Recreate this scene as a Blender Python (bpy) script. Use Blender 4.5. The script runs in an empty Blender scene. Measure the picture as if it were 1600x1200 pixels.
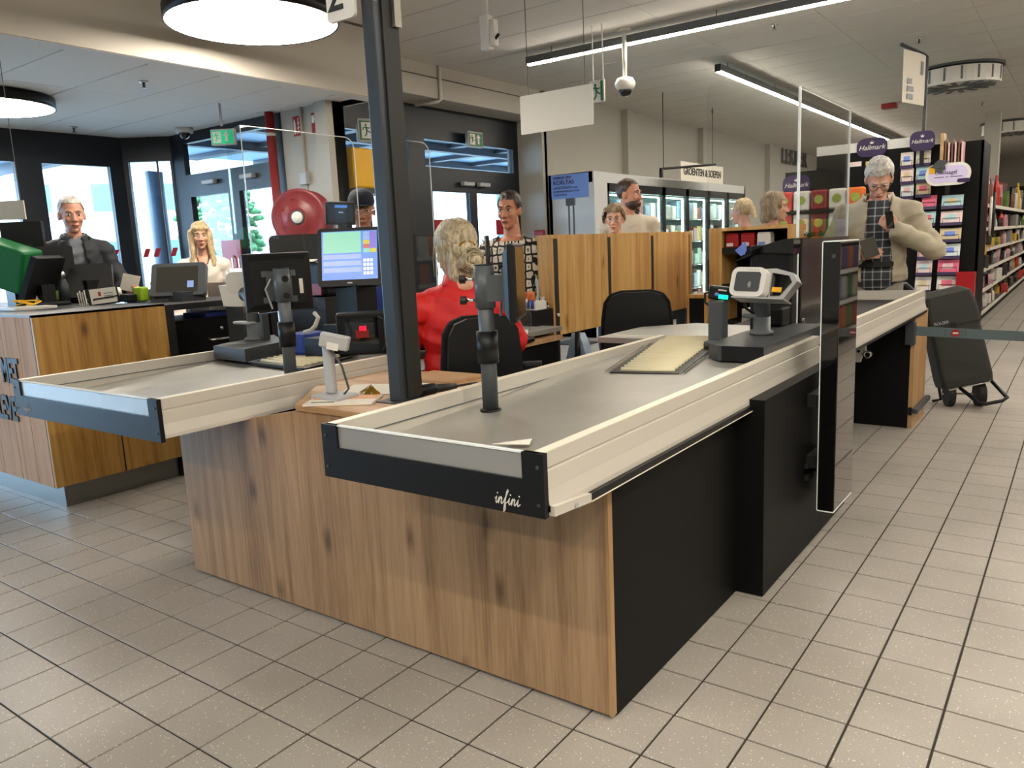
import bpy, bmesh, math, random
from mathutils import Matrix, Vector, noise
random.seed(7)
sc = bpy.context.scene
COL = sc.collection

# ---------------------------------------------------------------- camera, world, exposure
CAM_H, FPX = 1.27456, 1221.29
PITCH, ROLL, YAW = 0.17225677, -0.04561868, -0.63445673
_f = Vector((math.sin(YAW)*math.cos(PITCH), math.cos(YAW)*math.cos(PITCH), -math.sin(PITCH)))
_r0 = Vector((math.cos(YAW), -math.sin(YAW), 0)); _u0 = _r0.cross(_f)
_r = math.cos(ROLL)*_r0 + math.sin(ROLL)*_u0
_u = -math.sin(ROLL)*_r0 + math.cos(ROLL)*_u0
CAM = Vector((0, 0, CAM_H))
cam = bpy.data.cameras.new('camera'); cam.sensor_fit = 'HORIZONTAL'; cam.sensor_width = 36
cam.lens = FPX*36/1600; cam.clip_end = 300; cam.clip_start = .02
camo = bpy.data.objects.new('camera', cam); COL.objects.link(camo)
camo.matrix_world = Matrix(((_r.x,_u.x,-_f.x,0),(_r.y,_u.y,-_f.y,0),(_r.z,_u.z,-_f.z,CAM_H),(0,0,0,1)))
sc.camera = camo
W = bpy.data.worlds.new('World'); sc.world = W; W.use_nodes = True
bg = W.node_tree.nodes['Background']; bg.inputs[0].default_value = (.50,.74,1.0,1); bg.inputs[1].default_value = 5.5
sc.view_settings.view_transform = 'Standard'; sc.view_settings.look = 'None'
sc.view_settings.exposure = 1.6; sc.view_settings.gamma = 1.0; sc.view_settings.use_curve_mapping = False
LAMP_RING, LAMP_BAR = 9.0, 29.0
sc.cycles.max_bounces = 8; sc.cycles.diffuse_bounces = 4; sc.cycles.glossy_bounces = 3; sc.cycles.transparent_max_bounces = 14; sc.cycles.use_adaptive_sampling = True; sc.cycles.adaptive_threshold = .02; sc.cycles.caustics_reflective = False; sc.cycles.caustics_refractive = False

def ray(x, y): return _f*FPX + _r*(x-800) - _u*(y-600)
def onx(x, y, X): d = ray(x,y); return CAM + d*(X/d.x)
def ony(x, y, Y): d = ray(x,y); return CAM + d*(Y/d.y)
def onz(x, y, Z): d = ray(x,y); return CAM + d*((Z-CAM_H)/d.z)
def deep(x, y, D): d = ray(x,y); return CAM + d*(D/FPX)

# ---------------------------------------------------------------- materials
def C(h, a=1):
    h = h.lstrip('#'); v = [int(h[i:i+2],16)/255 for i in (0,2,4)]
    return tuple((x/12.92 if x<=.04045 else ((x+.055)/1.055)**2.4) for x in v)+(a,)
MATS = {}
def mat(name, col='#808080', rough=.5, metal=0, emit=0, ecol=None, spec=.5, noise_amt=0, nscale=30, bump=0, bscale=200, stretch=None, coat=0, alpha=1):
    if name in MATS: return MATS[name]
    m = bpy.data.materials.new(name); m.use_nodes = True; nt = m.node_tree; b = nt.nodes['Principled BSDF']
    c = C(col) if isinstance(col,str) else col
    b.inputs['Base Color'].default_value = c; b.inputs['Roughness'].default_value = rough; b.inputs['Metallic'].default_value = metal
    b.inputs['Specular IOR Level'].default_value = spec; b.inputs['Coat Weight'].default_value = coat
    if emit:
        b.inputs['Emission Color'].default_value = C(ecol) if ecol else c; b.inputs['Emission Strength'].default_value = emit
    if noise_amt or bump:
        tc = nt.nodes.new('ShaderNodeTexCoord'); mp = nt.nodes.new('ShaderNodeMapping')
        nt.links.new(tc.outputs['Object'], mp.inputs[0])
        if stretch: mp.inputs['Scale'].default_value = stretch
        n = nt.nodes.new('ShaderNodeTexNoise'); n.inputs['Scale'].default_value = nscale; n.inputs['Detail'].default_value = 5
        nt.links.new(mp.outputs[0], n.inputs['Vector'])
        if noise_amt:
            mx = nt.nodes.new('ShaderNodeMix'); mx.data_type = 'RGBA'
            lo = tuple(max(0,v*(1-noise_amt)) for v in c[:3])+(1,); hi = tuple(min(1,v*(1+noise_amt)) for v in c[:3])+(1,)
            mx.inputs[6].default_value = lo; mx.inputs[7].default_value = hi
            nt.links.new(n.outputs[0], mx.inputs[0]); nt.links.new(mx.outputs[2], b.inputs['Base Color'])
        if bump:
            n2 = nt.nodes.new('ShaderNodeTexNoise'); n2.inputs['Scale'].default_value = bscale; nt.links.new(mp.outputs[0], n2.inputs['Vector'])
            bp = nt.nodes.new('ShaderNodeBump'); bp.inputs['Strength'].default_value = bump; bp.inputs['Distance'].default_value = .004
            nt.links.new(n2.outputs[0], bp.inputs['Height']); nt.links.new(bp.outputs[0], b.inputs['Normal'])
    MATS[name] = m; return m
def ramp_mat(name, build, rough=.5, metal=0, spec=.5):
    m = bpy.data.materials.new(name); m.use_nodes = True; nt = m.node_tree; b = nt.nodes['Principled BSDF']
    b.inputs['Roughness'].default_value = rough; b.inputs['Metallic'].default_value = metal; b.inputs['Specular IOR Level'].default_value = spec
    build(nt, b); MATS[name] = m; return m
def N(nt, t, **kw):
    n = nt.nodes.new(t)
    for k, v in kw.items():
        if k.startswith('_'): setattr(n, k[1:], v)
        else: n.inputs[k.replace('__',' ')].default_value = v
    return n
def ramp(nt, stops):
    r = nt.nodes.new('ShaderNodeValToRGB'); e = r.color_ramp.elements
    e[0].position, e[0].color = stops[0][0], C(stops[0][1]); e[1].position, e[1].color = stops[-1][0], C(stops[-1][1])
    for p, c in stops[1:-1]: q = e.new(p); q.color = C(c)
    return r
def wood(name, cols, grain='z', rough=.45, plank=0, knots=True):
    def build(nt, b):
        L = nt.links.new; tc = N(nt,'ShaderNodeTexCoord'); mp = N(nt,'ShaderNodeMapping')
        s = {'z':(1,1,.055),'x':(.055,1,1),'y':(1,.055,1)}[grain]; mp.inputs['Scale'].default_value = s
        L(tc.outputs['Object'], mp.inputs[0])
        n1 = N(nt,'ShaderNodeTexNoise', Scale=9.0, Detail=8.0, Roughness=.62, Distortion=1.3); L(mp.outputs[0], n1.inputs['Vector'])
        n2 = N(nt,'ShaderNodeTexNoise', Scale=110.0, Detail=3.0); L(mp.outputs[0], n2.inputs['Vector'])
        ad = N(nt,'ShaderNodeMath',_operation='MULTIPLY_ADD'); ad.inputs[1].default_value = .40; L(n2.outputs[0], ad.inputs[0]); L(n1.outputs[0], ad.inputs[2])
        mw = N(nt,'ShaderNodeMapping'); mw.inputs['Scale'].default_value = tuple(1 if v==1 else .012 for v in s); L(tc.outputs['Object'], mw.inputs[0])
        n3 = N(nt,'ShaderNodeTexNoise', Scale=14.0, Detail=2.0, Roughness=.7); L(mw.outputs[0], n3.inputs['Vector'])
        a3 = N(nt,'ShaderNodeMath',_operation='MULTIPLY_ADD'); a3.inputs[1].default_value = .55; L(n3.outputs[0], a3.inputs[0]); L(ad.outputs[0], a3.inputs[2])
        a4 = N(nt,'ShaderNodeMath',_operation='SUBTRACT'); a4.inputs[1].default_value = .335; L(a3.outputs[0], a4.inputs[0]); last = a4.outputs[0]
        if knots:
            sx = N(nt,'ShaderNodeSeparateXYZ'); L(tc.outputs['Object'], sx.inputs[0]); xy = N(nt,'ShaderNodeMath',_operation='ADD'); L(sx.outputs[0], xy.inputs[0]); L(sx.outputs[1], xy.inputs[1]); zz = N(nt,'ShaderNodeMath',_operation='MULTIPLY'); zz.inputs[1].default_value = .45; L(sx.outputs[2], zz.inputs[0]); mk = N(nt,'ShaderNodeCombineXYZ'); L(xy.outputs[0], mk.inputs[0]); L(zz.outputs[0], mk.inputs[1])
            v = N(nt,'ShaderNodeTexVoronoi', Scale=3.6, Randomness=1.0, _voronoi_dimensions='2D'); L(mk.outputs[0], v.inputs['Vector'])
            mr = N(nt,'ShaderNodeMapRange'); mr.inputs[1].default_value = 0; mr.inputs[2].default_value = .11; mr.inputs[3].default_value = -.34; mr.inputs[4].default_value = 0
            L(v.outputs['Distance'], mr.inputs[0]); a2 = N(nt,'ShaderNodeMath',_operation='ADD'); L(last,a2.inputs[0]); L(mr.outputs[0],a2.inputs[1]); last = a2.outputs[0]
        r = ramp(nt, [(.28,cols[0]),(.5,cols[1]),(.66,cols[2]),(.9,cols[3])]); L(last, r.inputs[0]); L(r.outputs[0], b.inputs['Base Color'])
        bp = N(nt,'ShaderNodeBump', Strength=.12, Distance=.002); L(n2.outputs[0], bp.inputs['Height']); L(bp.outputs[0], b.inputs['Normal'])
    return ramp_mat(name, build, rough)
wood('oak_front', ['#5a432c','#846647','#9a7b5a','#ae8f6c'])
wood('oak_gold', ['#7f5a2c','#ae8248','#c49858','#d4ad72'])
wood('oak_desk', ['#644418','#996d32','#b08442','#c39a58'])
wood('oak_edge', ['#8e6a42','#a07c52','#ac885e','#b8956c'], knots=False)
wood('oak_flat', ['#866440','#a37f56','#b49068','#c4a27c'], grain='x', knots=False)
wood('pine_board', ['#80563a','#a97e58','#ba906a','#c8a07c'], knots=False, rough=.75)
def _tile(nt, b):
    L = nt.links.new; tc = N(nt,'ShaderNodeTexCoord'); geo = N(nt,'ShaderNodeNewGeometry'); oi = N(nt,'ShaderNodeObjectInfo')
    n1 = N(nt,'ShaderNodeTexNoise', Scale=2.0, Detail=3.0); L(geo.outputs['Position'], n1.inputs['Vector'])
    n2 = N(nt,'ShaderNodeTexNoise', Scale=300.0, Detail=2.0); L(geo.outputs['Position'], n2.inputs['Vector'])
    r1 = ramp(nt, [(.3,'#9a948b'),(.7,'#aaa49b')]); L(n1.outputs[0], r1.inputs[0])
    mx = N(nt,'ShaderNodeMix',_data_type='RGBA',_blend_type='MULTIPLY'); mx.inputs[0].default_value = .35; L(r1.outputs[0], mx.inputs[6])
    r2 = ramp(nt, [(.35,'#9a9a9a'),(.65,'#ffffff')]); L(n2.outputs[0], r2.inputs[0]); L(r2.outputs[0], mx.inputs[7])
    v = N(nt,'ShaderNodeTexVoronoi', Scale=95.0); L(geo.outputs['Position'], v.inputs['Vector'])
    lt = N(nt,'ShaderNodeMath',_operation='LESS_THAN'); lt.inputs[1].default_value = .20; L(v.outputs['Distance'], lt.inputs[0])
    sp = N(nt,'ShaderNodeSeparateColor'); L(v.outputs['Color'], sp.inputs[0])
    gt = N(nt,'ShaderNodeMath',_operation='GREATER_THAN'); gt.inputs[1].default_value = .62; L(sp.outputs[0], gt.inputs[0])
    ml = N(nt,'ShaderNodeMath',_operation='MULTIPLY'); L(lt.outputs[0],ml.inputs[0]); L(gt.outputs[0],ml.inputs[1])
    m2 = N(nt,'ShaderNodeMix',_data_type='RGBA'); m2.inputs[7].default_value = C('#cfc9bb'); L(mx.outputs[2], m2.inputs[6]); L(ml.outputs[0], m2.inputs[0])
    L(m2.outputs[2], b.inputs['Base Color'])
    bp = N(nt,'ShaderNodeBump', Strength=.10, Distance=.001); L(n2.outputs[0], bp.inputs['Height']); L(bp.outputs[0], b.inputs['Normal'])
ramp_mat('floor_tile', _tile, rough=.36)
def _steel(nt, b):
    L = nt.links.new; tc = N(nt,'ShaderNodeTexCoord'); mp = N(nt,'ShaderNodeMapping'); mp.inputs['Scale'].default_value = (3,.2,3); L(tc.outputs['Object'], mp.inputs[0])
    n = N(nt,'ShaderNodeTexNoise', Scale=60.0, Detail=5.0); L(mp.outputs[0], n.inputs['Vector'])
    n2 = N(nt,'ShaderNodeTexNoise', Scale=3.0, Detail=4.0); L(tc.outputs['Object'], n2.inputs['Vector'])
    r = ramp(nt, [(.3,'#aaa9a3'),(.7,'#c2c1ba')]); L(n2.outputs[0], r.inputs[0]); L(r.outputs[0], b.inputs['Base Color'])
    mr = N(nt,'ShaderNodeMapRange'); mr.inputs[3].default_value = .25; mr.inputs[4].default_value = .45; L(n.outputs[0], mr.inputs[0]); L(mr.outputs[0], b.inputs['Roughness'])
ramp_mat('steel', _steel, metal=.65)
def _clear(name, tint, refl, rough=.0):
    m = bpy.data.materials.new(name); m.use_nodes = True; nt = m.node_tree; nt.nodes.remove(nt.nodes['Principled BSDF'])
    out = nt.nodes['Material Output']; t = N(nt,'ShaderNodeBsdfTransparent'); t.inputs[0].default_value = tint
    g = N(nt,'ShaderNodeBsdfGlossy'); g.inputs['Roughness'].default_value = rough; g.inputs[0].default_value = (1,1,1,1)
    fr = N(nt,'ShaderNodeLayerWeight'); pw = N(nt,'ShaderNodeMath',_operation='POWER'); pw.inputs[1].default_value = 4.0; nt.links.new(fr.outputs['Facing'], pw.inputs[0])
    ma = N(nt,'ShaderNodeMath',_operation='MULTIPLY_ADD'); ma.inputs[1].default_value = .6*refl; ma.inputs[2].default_value = .035*refl; nt.links.new(pw.outputs[0], ma.inputs[0])
    mx = N(nt,'ShaderNodeMixShader'); nt.links.new(ma.outputs[0], mx.inputs[0]); nt.links.new(t.outputs[0], mx.inputs[1]); nt.links.new(g.outputs[0], mx.inputs[2])
    nt.links.new(mx.outputs[0], out.inputs[0]); MATS[name] = m
_clear('plexi', (.972,.978,.974,1), .9); _clear('window_glass', (.93,.965,.985,1), .8); _clear('smoked', (.16,.16,.17,1), 1.0); _clear('bottle_plastic', (.86,.88,.88,1), 1.4, .05)
mat('edge_light_paint','#e9efee',.15); mat('grout','#2e261f',.9); mat('white_alu','#cdc8bd',.38,.25); mat('alu_line','#f0ead8',.35,.2)  # first material: light caught in sheet edges, put into a pale colour
mat('black_matte','#131312',.55); mat('black_panel','#0c0c0c',.55,spec=.15,noise_amt=.1,nscale=4); mat('black_gloss','#060607',.06,coat=.5); mat('black_plastic','#0e0f11',.42,spec=.3); mat('black_fabric','#141413',.9,bump=.3,bscale=600,spec=.2)
mat('navy_frame','#0e151d',.4); mat('dark_grey','#3a3d40',.45); mat('mid_grey','#5c6164',.42); mat('light_grey','#a7a8a8',.45); mat('pole_grey','#4d5357',.4); mat('alu_pole','#8f8c84',.4,.5)
mat('wall_white','#aaa79d',.75,noise_amt=.04,nscale=2); mat('bulkhead','#bdb7ac',.8); mat('ceiling_panel','#d2cec7',.9,noise_amt=.04,nscale=3); mat('ceiling_joint','#5a554d',.9); mat('ceiling_panel_low','#dedcd8',.9,noise_amt=.03,nscale=3); mat('ceiling_joint_low','#d5d8dc',.7)  # low ceiling joints: daylight in the grooves put into a pale bluish colour
mat('white_plastic','#d8d6cf',.4); mat('white_paper','#d9d5c9',.7); mat('cream_roller','#cfc7a4',.45); mat('lamp_white',(1,1,1,1),.5,emit=LAMP_RING,ecol='#fff3e2'); mat('bar_light',(1,1,1,1),.5,emit=LAMP_BAR,ecol='#fff4e4')
mat('red_paint','#8e1512',.35); mat('red_gloss','#98161a',.3); mat('reel_red','#7a2028',.35); mat('red_cloth','#c41212',.6,noise_amt=.12,nscale=9,bump=.5,bscale=9); mat('green_plastic','#0c6a35',.4); mat('lime','#9cc21c',.4); mat('exit_green','#0a6b3e',.4); mat('exit_glow','#0a8a58',.4,emit=.35,ecol='#0c9a6a')
mat('yellow_paint','#d9a400',.35); mat('orange','#c9601a',.45); mat('purple_sign','#2c1746',.4); mat('lilac','#c9bfe2',.5); mat('blue_sign','#5f7fc0',.5); mat('blue_cloth','#1f3a8c',.7,bump=.6,bscale=60); mat('sticker_blue','#6d86d6',.4)
mat('sign_white','#cfc9bb',.6); mat('screen_dark','#0b0c10',.12); mat('screen_blue','#5f8fe0',.2,emit=.19,ecol='#4f82e0'); mat('screen_green','#86c9b4',.2,emit=.2,ecol='#7cc9b0'); mat('screen_lilac','#8877cc',.2,emit=.16,ecol='#7f6fd0'); mat('screen_yellow','#c8c23a',.2,emit=.16); mat('screen_red','#c06048',.2,emit=.16); mat('screen_white','#d5dcf2',.2,emit=.18); mat('screen_pale','#8fabe0',.2,emit=.17)
mat('scan_red',(1,.02,.08,1),.3,emit=1.6,ecol='#ff0010'); mat('led_green',(0,.9,.5,1),.3,emit=.9,ecol='#10e09a'); mat('kick_steel','#8d8d89',.32,.85); mat('rubber','#0c0c0c',.7); mat('chrome','#c9c9c6',.2,.9); mat('gold_foil','#c29a2e',.25,.9)
mat('pavement','#9a9893',.9); mat('building_white','#c9cdd0',.8); mat('building_window','#4f6f86',.2); mat('canopy','#8db3d8',.5,.2); mat('canopy_beam','#3f4c5a',.5); mat('foliage','#3d6a3c',.8,noise_amt=.4,nscale=4)
mat('freezer_white','#c4c6c4',.5); mat('freezer_inner','#b9d3d2',.6); mat('freezer_led',(1,1,1,1),.5,emit=7,ecol='#d8fff6')

# ---------------------------------------------------------------- builders
ORG = {}
class MB:
    def __init__(s, M=None): s.v=[]; s.f=[]; s.M=M or Matrix()
    def add(s, vs, fs):
        o=len(s.v); s.v += [s.M@Vector(p) for p in vs]; s.f += [tuple(i+o for i in f) for f in fs]; return s
    def box(s, x0,x1,y0,y1,z0,z1):
        return s.add([(x0,y0,z0),(x1,y0,z0),(x1,y1,z0),(x0,y1,z0),(x0,y0,z1),(x1,y0,z1),(x1,y1,z1),(x0,y1,z1)],
                     [(3,2,1,0),(4,5,6,7),(0,1,5,4),(1,2,6,5),(2,3,7,6),(3,0,4,7)])
    def cbox(s, x0,x1,y0,y1,z0,z1,c):       # bevelled box
        bm=bmesh.new(); t=MB().box(x0,x1,y0,y1,z0,z1); vs=[bm.verts.new(p) for p in t.v]; [bm.faces.new([vs[i] for i in f]) for f in t.f]
        bmesh.ops.bevel(bm, geom=bm.edges[:], offset=c, segments=2, affect='EDGES', profile=.5); bm.verts.index_update()
        s.add([v.co.copy() for v in bm.verts],[tuple(v.index for v in f.verts) for f in bm.faces]); bm.free(); return s
    def prism(s, poly, a, b, axis='z'):
        n=len(poly); P=lambda p,h: {'z':(p[0],p[1],h),'y':(p[0],h,p[1]),'x':(h,p[0],p[1])}[axis]
        vs=[P(p,a) for p in poly]+[P(p,b) for p in poly]
        fs=[tuple(range(n-1,-1,-1)),tuple(range(n,2*n))]+[(i,(i+1)%n,n+(i+1)%n,n+i) for i in range(n)]
        return s.add(vs,fs)
    def cyl(s, p0, p1, r0, r1=None, n=14):
        return s.tube([p0,p1],[r0,r0 if r1 is None else r1],n)
    def tube(s, pts, r, n=8, cap=True):
        pts=[Vector(p) for p in pts]; rs=r if isinstance(r,(list,tuple)) else [r]*len(pts); vs=[]; fs=[]; up=None
        for i,p in enumerate(pts):
            t=(pts[min(i+1,len(pts)-1)]-pts[max(i-1,0)]); t.normalize() if t.length>1e-9 else None
            if up is None: up=Vector((0,0,1)) if abs(t.z)<.9 else Vector((1,0,0))
            a=t.cross(up); a.normalize(); b=a.cross(t); up=b
            for k in range(n):
                w=2*math.pi*k/n; vs.append(p+(a*math.cos(w)+b*math.sin(w))*rs[i])
        for i in range(len(pts)-1):
            for k in range(n): fs.append((i*n+k,i*n+(k+1)%n,(i+1)*n+(k+1)%n,(i+1)*n+k))
        if cap: fs.append(tuple(range(n-1,-1,-1))); m=(len(pts)-1)*n; fs.append(tuple(range(m,m+n)))
        return s.add(vs,fs)
    def lathe(s, prof, c=(0,0,0), n=32, close=False):
        vs=[(c[0]+r*math.cos(2*math.pi*k/n),c[1]+r*math.sin(2*math.pi*k/n),c[2]+z) for r,z in prof for k in range(n)]
        fs=[(i*n+k,i*n+(k+1)%n,(i+1)*n+(k+1)%n,(i+1)*n+k) for i in range(len(prof)-1) for k in range(n)]
        if not close: fs.append(tuple(range(n-1,-1,-1))); m=(len(prof)-1)*n; fs.append(tuple(range(m,m+n)))
        else: m=(len(prof)-1)*n; fs += [(m+k,m+(k+1)%n,(k+1)%n,k) for k in range(n)]
        return s.add(vs,fs)
    def ell(s, c, r, nu=18, nv=11, M=None):
        vs=[]; M=M or Matrix()
        for j in range(1,nv):
            t=math.pi*j/nv
            for k in range(nu):
                w=2*math.pi*k/nu; vs.append(Vector(c)+M@Vector((r[0]*math.sin(t)*math.cos(w),r[1]*math.sin(t)*math.sin(w),r[2]*math.cos(t))))
        vs += [Vector(c)+M@Vector((0,0,r[2])),Vector(c)+M@Vector((0,0,-r[2]))]; T=len(vs)-2; fs=[]
        for j in range(nv-2):
            for k in range(nu): fs.append((j*nu+k,(j+1)*nu+k,(j+1)*nu+(k+1)%nu,j*nu+(k+1)%nu))
        for k in range(nu): fs.append((T,k,(k+1)%nu)); fs.append((T+1,(nv-2)*nu+(k+1)%nu,(nv-2)*nu+k))
        return s.add(vs,fs)
    def cap(s, p0, p1, r0, r1=None, n=12):   # tapered capsule, closed
        r1=r0 if r1 is None else r1; p0=Vector(p0); p1=Vector(p1); d=(p1-p0).normalized(); pts=[]; rs=[]
        for a in (-80,-50,-20): pts.append(p0+d*r0*math.sin(math.radians(a))); rs.append(r0*math.cos(math.radians(a)))
        for a in (20,50,80): pts.append(p1+d*r1*math.sin(math.radians(a))); rs.append(r1*math.cos(math.radians(a)))
        return s.tube(pts,rs,n)
    def mesh(s, name, off=Vector()):
        me=bpy.data.meshes.new(name); me.from_pydata([v-off for v in s.v],[],s.f); me.update(); return me
    def build(s, name, m, parent=None, smooth=False, local=False, label=None, kind=None):
        if parent is None:
            xs=[v.x for v in s.v]; ys=[v.y for v in s.v]; off=Vector(((min(xs)+max(xs))/2,(min(ys)+max(ys))/2,min(v.z for v in s.v)))
        else: off=Vector() if local else ORG.get(parent.name,Vector())
        me=s.mesh(name,off); me.materials.append(MATS[m] if isinstance(m,str) else m)
        if smooth: me.polygons.foreach_set('use_smooth',[True]*len(me.polygons))
        o=bpy.data.objects.new(name,me); COL.objects.link(o)
        if parent is None: o.location=off
        else: o.parent=parent
        ORG[o.name]=off
        if label: o['label']=label
        if kind: o['kind']=kind
        return o
def tag(o, label=None, cat=None, group=None, kind=None):
    for k,v in (('label',label),('category',cat),('group',group),('kind',kind)):
        if v: o[k]=v
    return o
def thing(name, label, cat, loc=(0,0,0), rotz=0, group=None, kind=None):
    o=bpy.data.objects.new(name,None); COL.objects.link(o); o.location=loc; o.rotation_euler=(0,0,rotz); o.empty_display_size=.1
    ORG[o.name]=Vector(loc); return tag(o,label,cat,group,kind)
def struct(o): o['kind']='structure'; return o
def copy_tree(o, parent=None):
    c=o.copy(); COL.objects.link(c); c.parent=parent
    for ch in o.children: copy_tree(ch,c)
    return c
def share(me, name, loc, parent=None, m=None, rot=None):
    o=bpy.data.objects.new(name,me); COL.objects.link(o); o.location=loc
    if parent: o.parent=parent; o.location=Vector(loc)-ORG.get(parent.name,Vector())
    if rot: o.rotation_euler=rot
    ORG[o.name]=Vector(loc); return o
def text(s, size, m, M, parent=None, name='lettering', depth=.002, shear=0, bold=0, align='CENTER'):
    cu=bpy.data.curves.new('t','FONT'); cu.body=s; cu.size=size; cu.extrude=depth; cu.shear=shear; cu.offset=bold; cu.align_x=align; cu.align_y='CENTER'
    t=bpy.data.objects.new('t',cu); COL.objects.link(t); me=bpy.data.meshes.new_from_object(t.evaluated_get(bpy.context.evaluated_depsgraph_get()))
    bpy.data.objects.remove(t); off=ORG.get(parent.name,Vector()) if parent else Vector()
    me.transform(Matrix.Translation(-off)@M); me.materials.clear(); me.materials.append(MATS[m] if isinstance(m,str) else m)
    o=bpy.data.objects.new(name,me); COL.objects.link(o); o.parent=parent; ORG[o.name]=off; return o
def frame(o, right, up):
    r=Vector(right).normalized(); u=Vector(up); u=(u-r*u.dot(r)).normalized(); n=r.cross(u)
    return Matrix(((r.x,u.x,n.x,o[0]),(r.y,u.y,n.y,o[1]),(r.z,u.z,n.z,o[2]),(0,0,0,1)))
def rrect(w,h,r,n=5):
    out=[]
    for cx,cy,a in ((w/2-r,h/2-r,0),(-w/2+r,h/2-r,90),(-w/2+r,-h/2+r,180),(w/2-r,-h/2+r,270)):
        for i in range(n+1): t=math.radians(a+90*i/n); out.append((cx+r*math.cos(t),cy+r*math.sin(t)))
    return out
def arcpoly(cx,cz,r,a0,a1,n=10): return [(cx+r*math.cos(math.radians(a0+(a1-a0)*i/n)),cz+r*math.sin(math.radians(a0+(a1-a0)*i/n))) for i in range(n+1)]
# ================================================================ SETTING
ZU, ZL = 3.345, 2.735
# ---- floor with tiles
floor = struct(MB().box(-9.2,5,-5,30,-.06,-.004).build('floor','grout'))
TX0, TY0 = -.02993, .00344
def tile_mesh(nm):
    g=.0031; mb=MB(); a=.2-g; c=.0012
    return MB().add([(g,g,-.02),(a,g,-.02),(a,a,-.02),(g,a,-.02),(g,g,-c),(a,g,-c),(a,a,-c),(g,a,-c),(g+c,g+c,0),(a-c,g+c,0),(a-c,a-c,0),(g+c,a-c,0)],
      [(0,1,5,4),(1,2,6,5),(2,3,7,6),(3,0,4,7),(4,5,9,8),(5,6,10,9),(6,7,11,10),(7,4,8,11),(8,9,10,11)])
cand=[]; rest=[]
for i in range(-45,26):
    for j in range(-4,150):
        x=TX0+.2*i; y=TY0+.2*j
        if x<-9.2 or x>4.8 or y>29.8: continue
        p=Vector((x+.1,y+.1,0))-CAM; d=p.dot(_f); vis=False
        if d>.3:
            px=800+FPX*p.dot(_r)/d; py=600-FPX*p.dot(_u)/d
            vis = -40<px<1640 and py<1240
        hid = -2.8<x<-1.06 and 1.72<y<6.0 or (x<-3.2 and x>-4.2 and y>1.9 and y<2.6) or (x<-4.6 and y>1.9)
        if vis and not hid and d<9: cand.append((d,x,y))
        else: rest.append((x,y))
cand.sort(); tm=tile_mesh('tile').mesh('tile'); tm.materials.append(MATS['floor_tile'])
for d,x,y in cand[:300]: share(tm,'tile',(x,y,random.uniform(-.0006,.0004)),floor)
rest += [(x,y) for d,x,y in cand[300:]]
big=MB(); T=tile_mesh('t')
for x,y in rest:
    o=len(big.v); big.v += [v+Vector((x,y,0)) for v in T.v]; big.f += [tuple(k+o for k in f) for f in T.f]
big.build('tile_field','floor_tile',floor,kind='stuff')

# ---- upper ceiling with panels
ceil=struct(MB().box(-6.6,5,-5,30,ZU+.012,ZU+.1).build('ceiling','ceiling_joint'))
pm=MB().box(.004,1.196,.004,.596,0,.02).mesh('ceiling_panel'); pm.materials.append(MATS['ceiling_panel'])
cnt=0; restp=MB()
for i in range(-5,6):
    for j in range(-18,50):
        x=-1.02+1.195*i; y=6.11+.605*j
        if x+1.2>5 or y>29.3 or y<-5: continue
        if x<-6.11: continue
        if -8<j<32 and i<2 and y>3 and cnt<250 and (x<.3): share(pm,'ceiling_panel',(x,y,ZU),ceil); cnt+=1
        else: restp.box(x+.004,x+1.191,y+.004,y+.601,ZU,ZU+.02)
restp.build('ceiling_panel_field','ceiling_panel',ceil,kind='stuff')
MB().box(-6.11,-5.80,3,29,ZU,ZU+.012).build('edge_panel','ceiling_panel',ceil)
# ---- lower ceiling over the entrance
lowc=struct(MB().box(-9.2,-5.70,-3,5.65,ZL+.012,ZL+.08).build('ceiling','ceiling_joint_low'))
pm2=MB().box(.008,1.192,.008,.592,0,.02).mesh('ceiling_panel'); pm2.materials.append(MATS['ceiling_panel_low'])
for i in range(-3,0):
    for j in range(-9,5):
        x=-5.69+1.19*i; y=2.80+.6*j
        if x<-9.27 or y>5.1: continue
        share(pm2,'ceiling_panel',(x,y,ZL),lowc)
MB().box(-5.685,-5.572,-3,5.64,ZL-.004,ZL+.004).build('edge_panel','ceiling_panel_low',lowc)
for i in range(-3,0): x=-5.69+1.19*i; MB().box(x+.008,x+1.182,5.21,5.64,ZL,ZL+.02).build('ceiling_panel','ceiling_panel_low',lowc)
# ---- bulkhead, beam
b=struct(MB().box(-5.69,-5.56,-3,5.65,ZL,ZU-.001).build('trim_1','bulkhead'))
b=struct(MB().box(-6.53,-6.11,5.65,9.3,2.99,ZU+.05).build('trim_2','bulkhead'))
MB().box(-6.112,-6.104,5.7,9.3,3.205,3.215).build('joint_strip','ceiling_joint',b)
struct(MB().box(-5.75,-6.53,5.45,5.68,ZL,ZU+.05).build('trim_3','bulkhead'))
# ---- freezer wall, jambs, far walls
w=struct(MB().box(-6.3,-6.11,9.3,30,0,ZU+.05).build('wall_left','wall_white'))
for y in (11.55,14.6,18.5): MB().box(-6.11,-6.0,y,y+.22,0,ZU).build('pilaster','wall_white',w)
struct(MB().box(-6.7,-6.11,9.24,9.36,0,ZU).build('trim_4','wall_white'))
struct(MB().box(-6.3,5,29.6,29.8,0,ZU+.05).build('wall_back','wall_white'))
struct(MB().box(4.9,5.1,-5,29.8,0,ZU+.05).build('wall_right','wall_white'))
struct(MB().box(-9.2,5,-5.1,-4.9,0,ZU+.05).build('wall_rear','wall_white'))
struct(MB().box(-9.4,-5.5,-3.2,-3.0,0,ZU).build('wall_side','wall_white'))
struct(MB().box(-9.4,-5.5,-3.0,5.7,ZU,ZU+.1).build('trim_5','bulkhead'))
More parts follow.
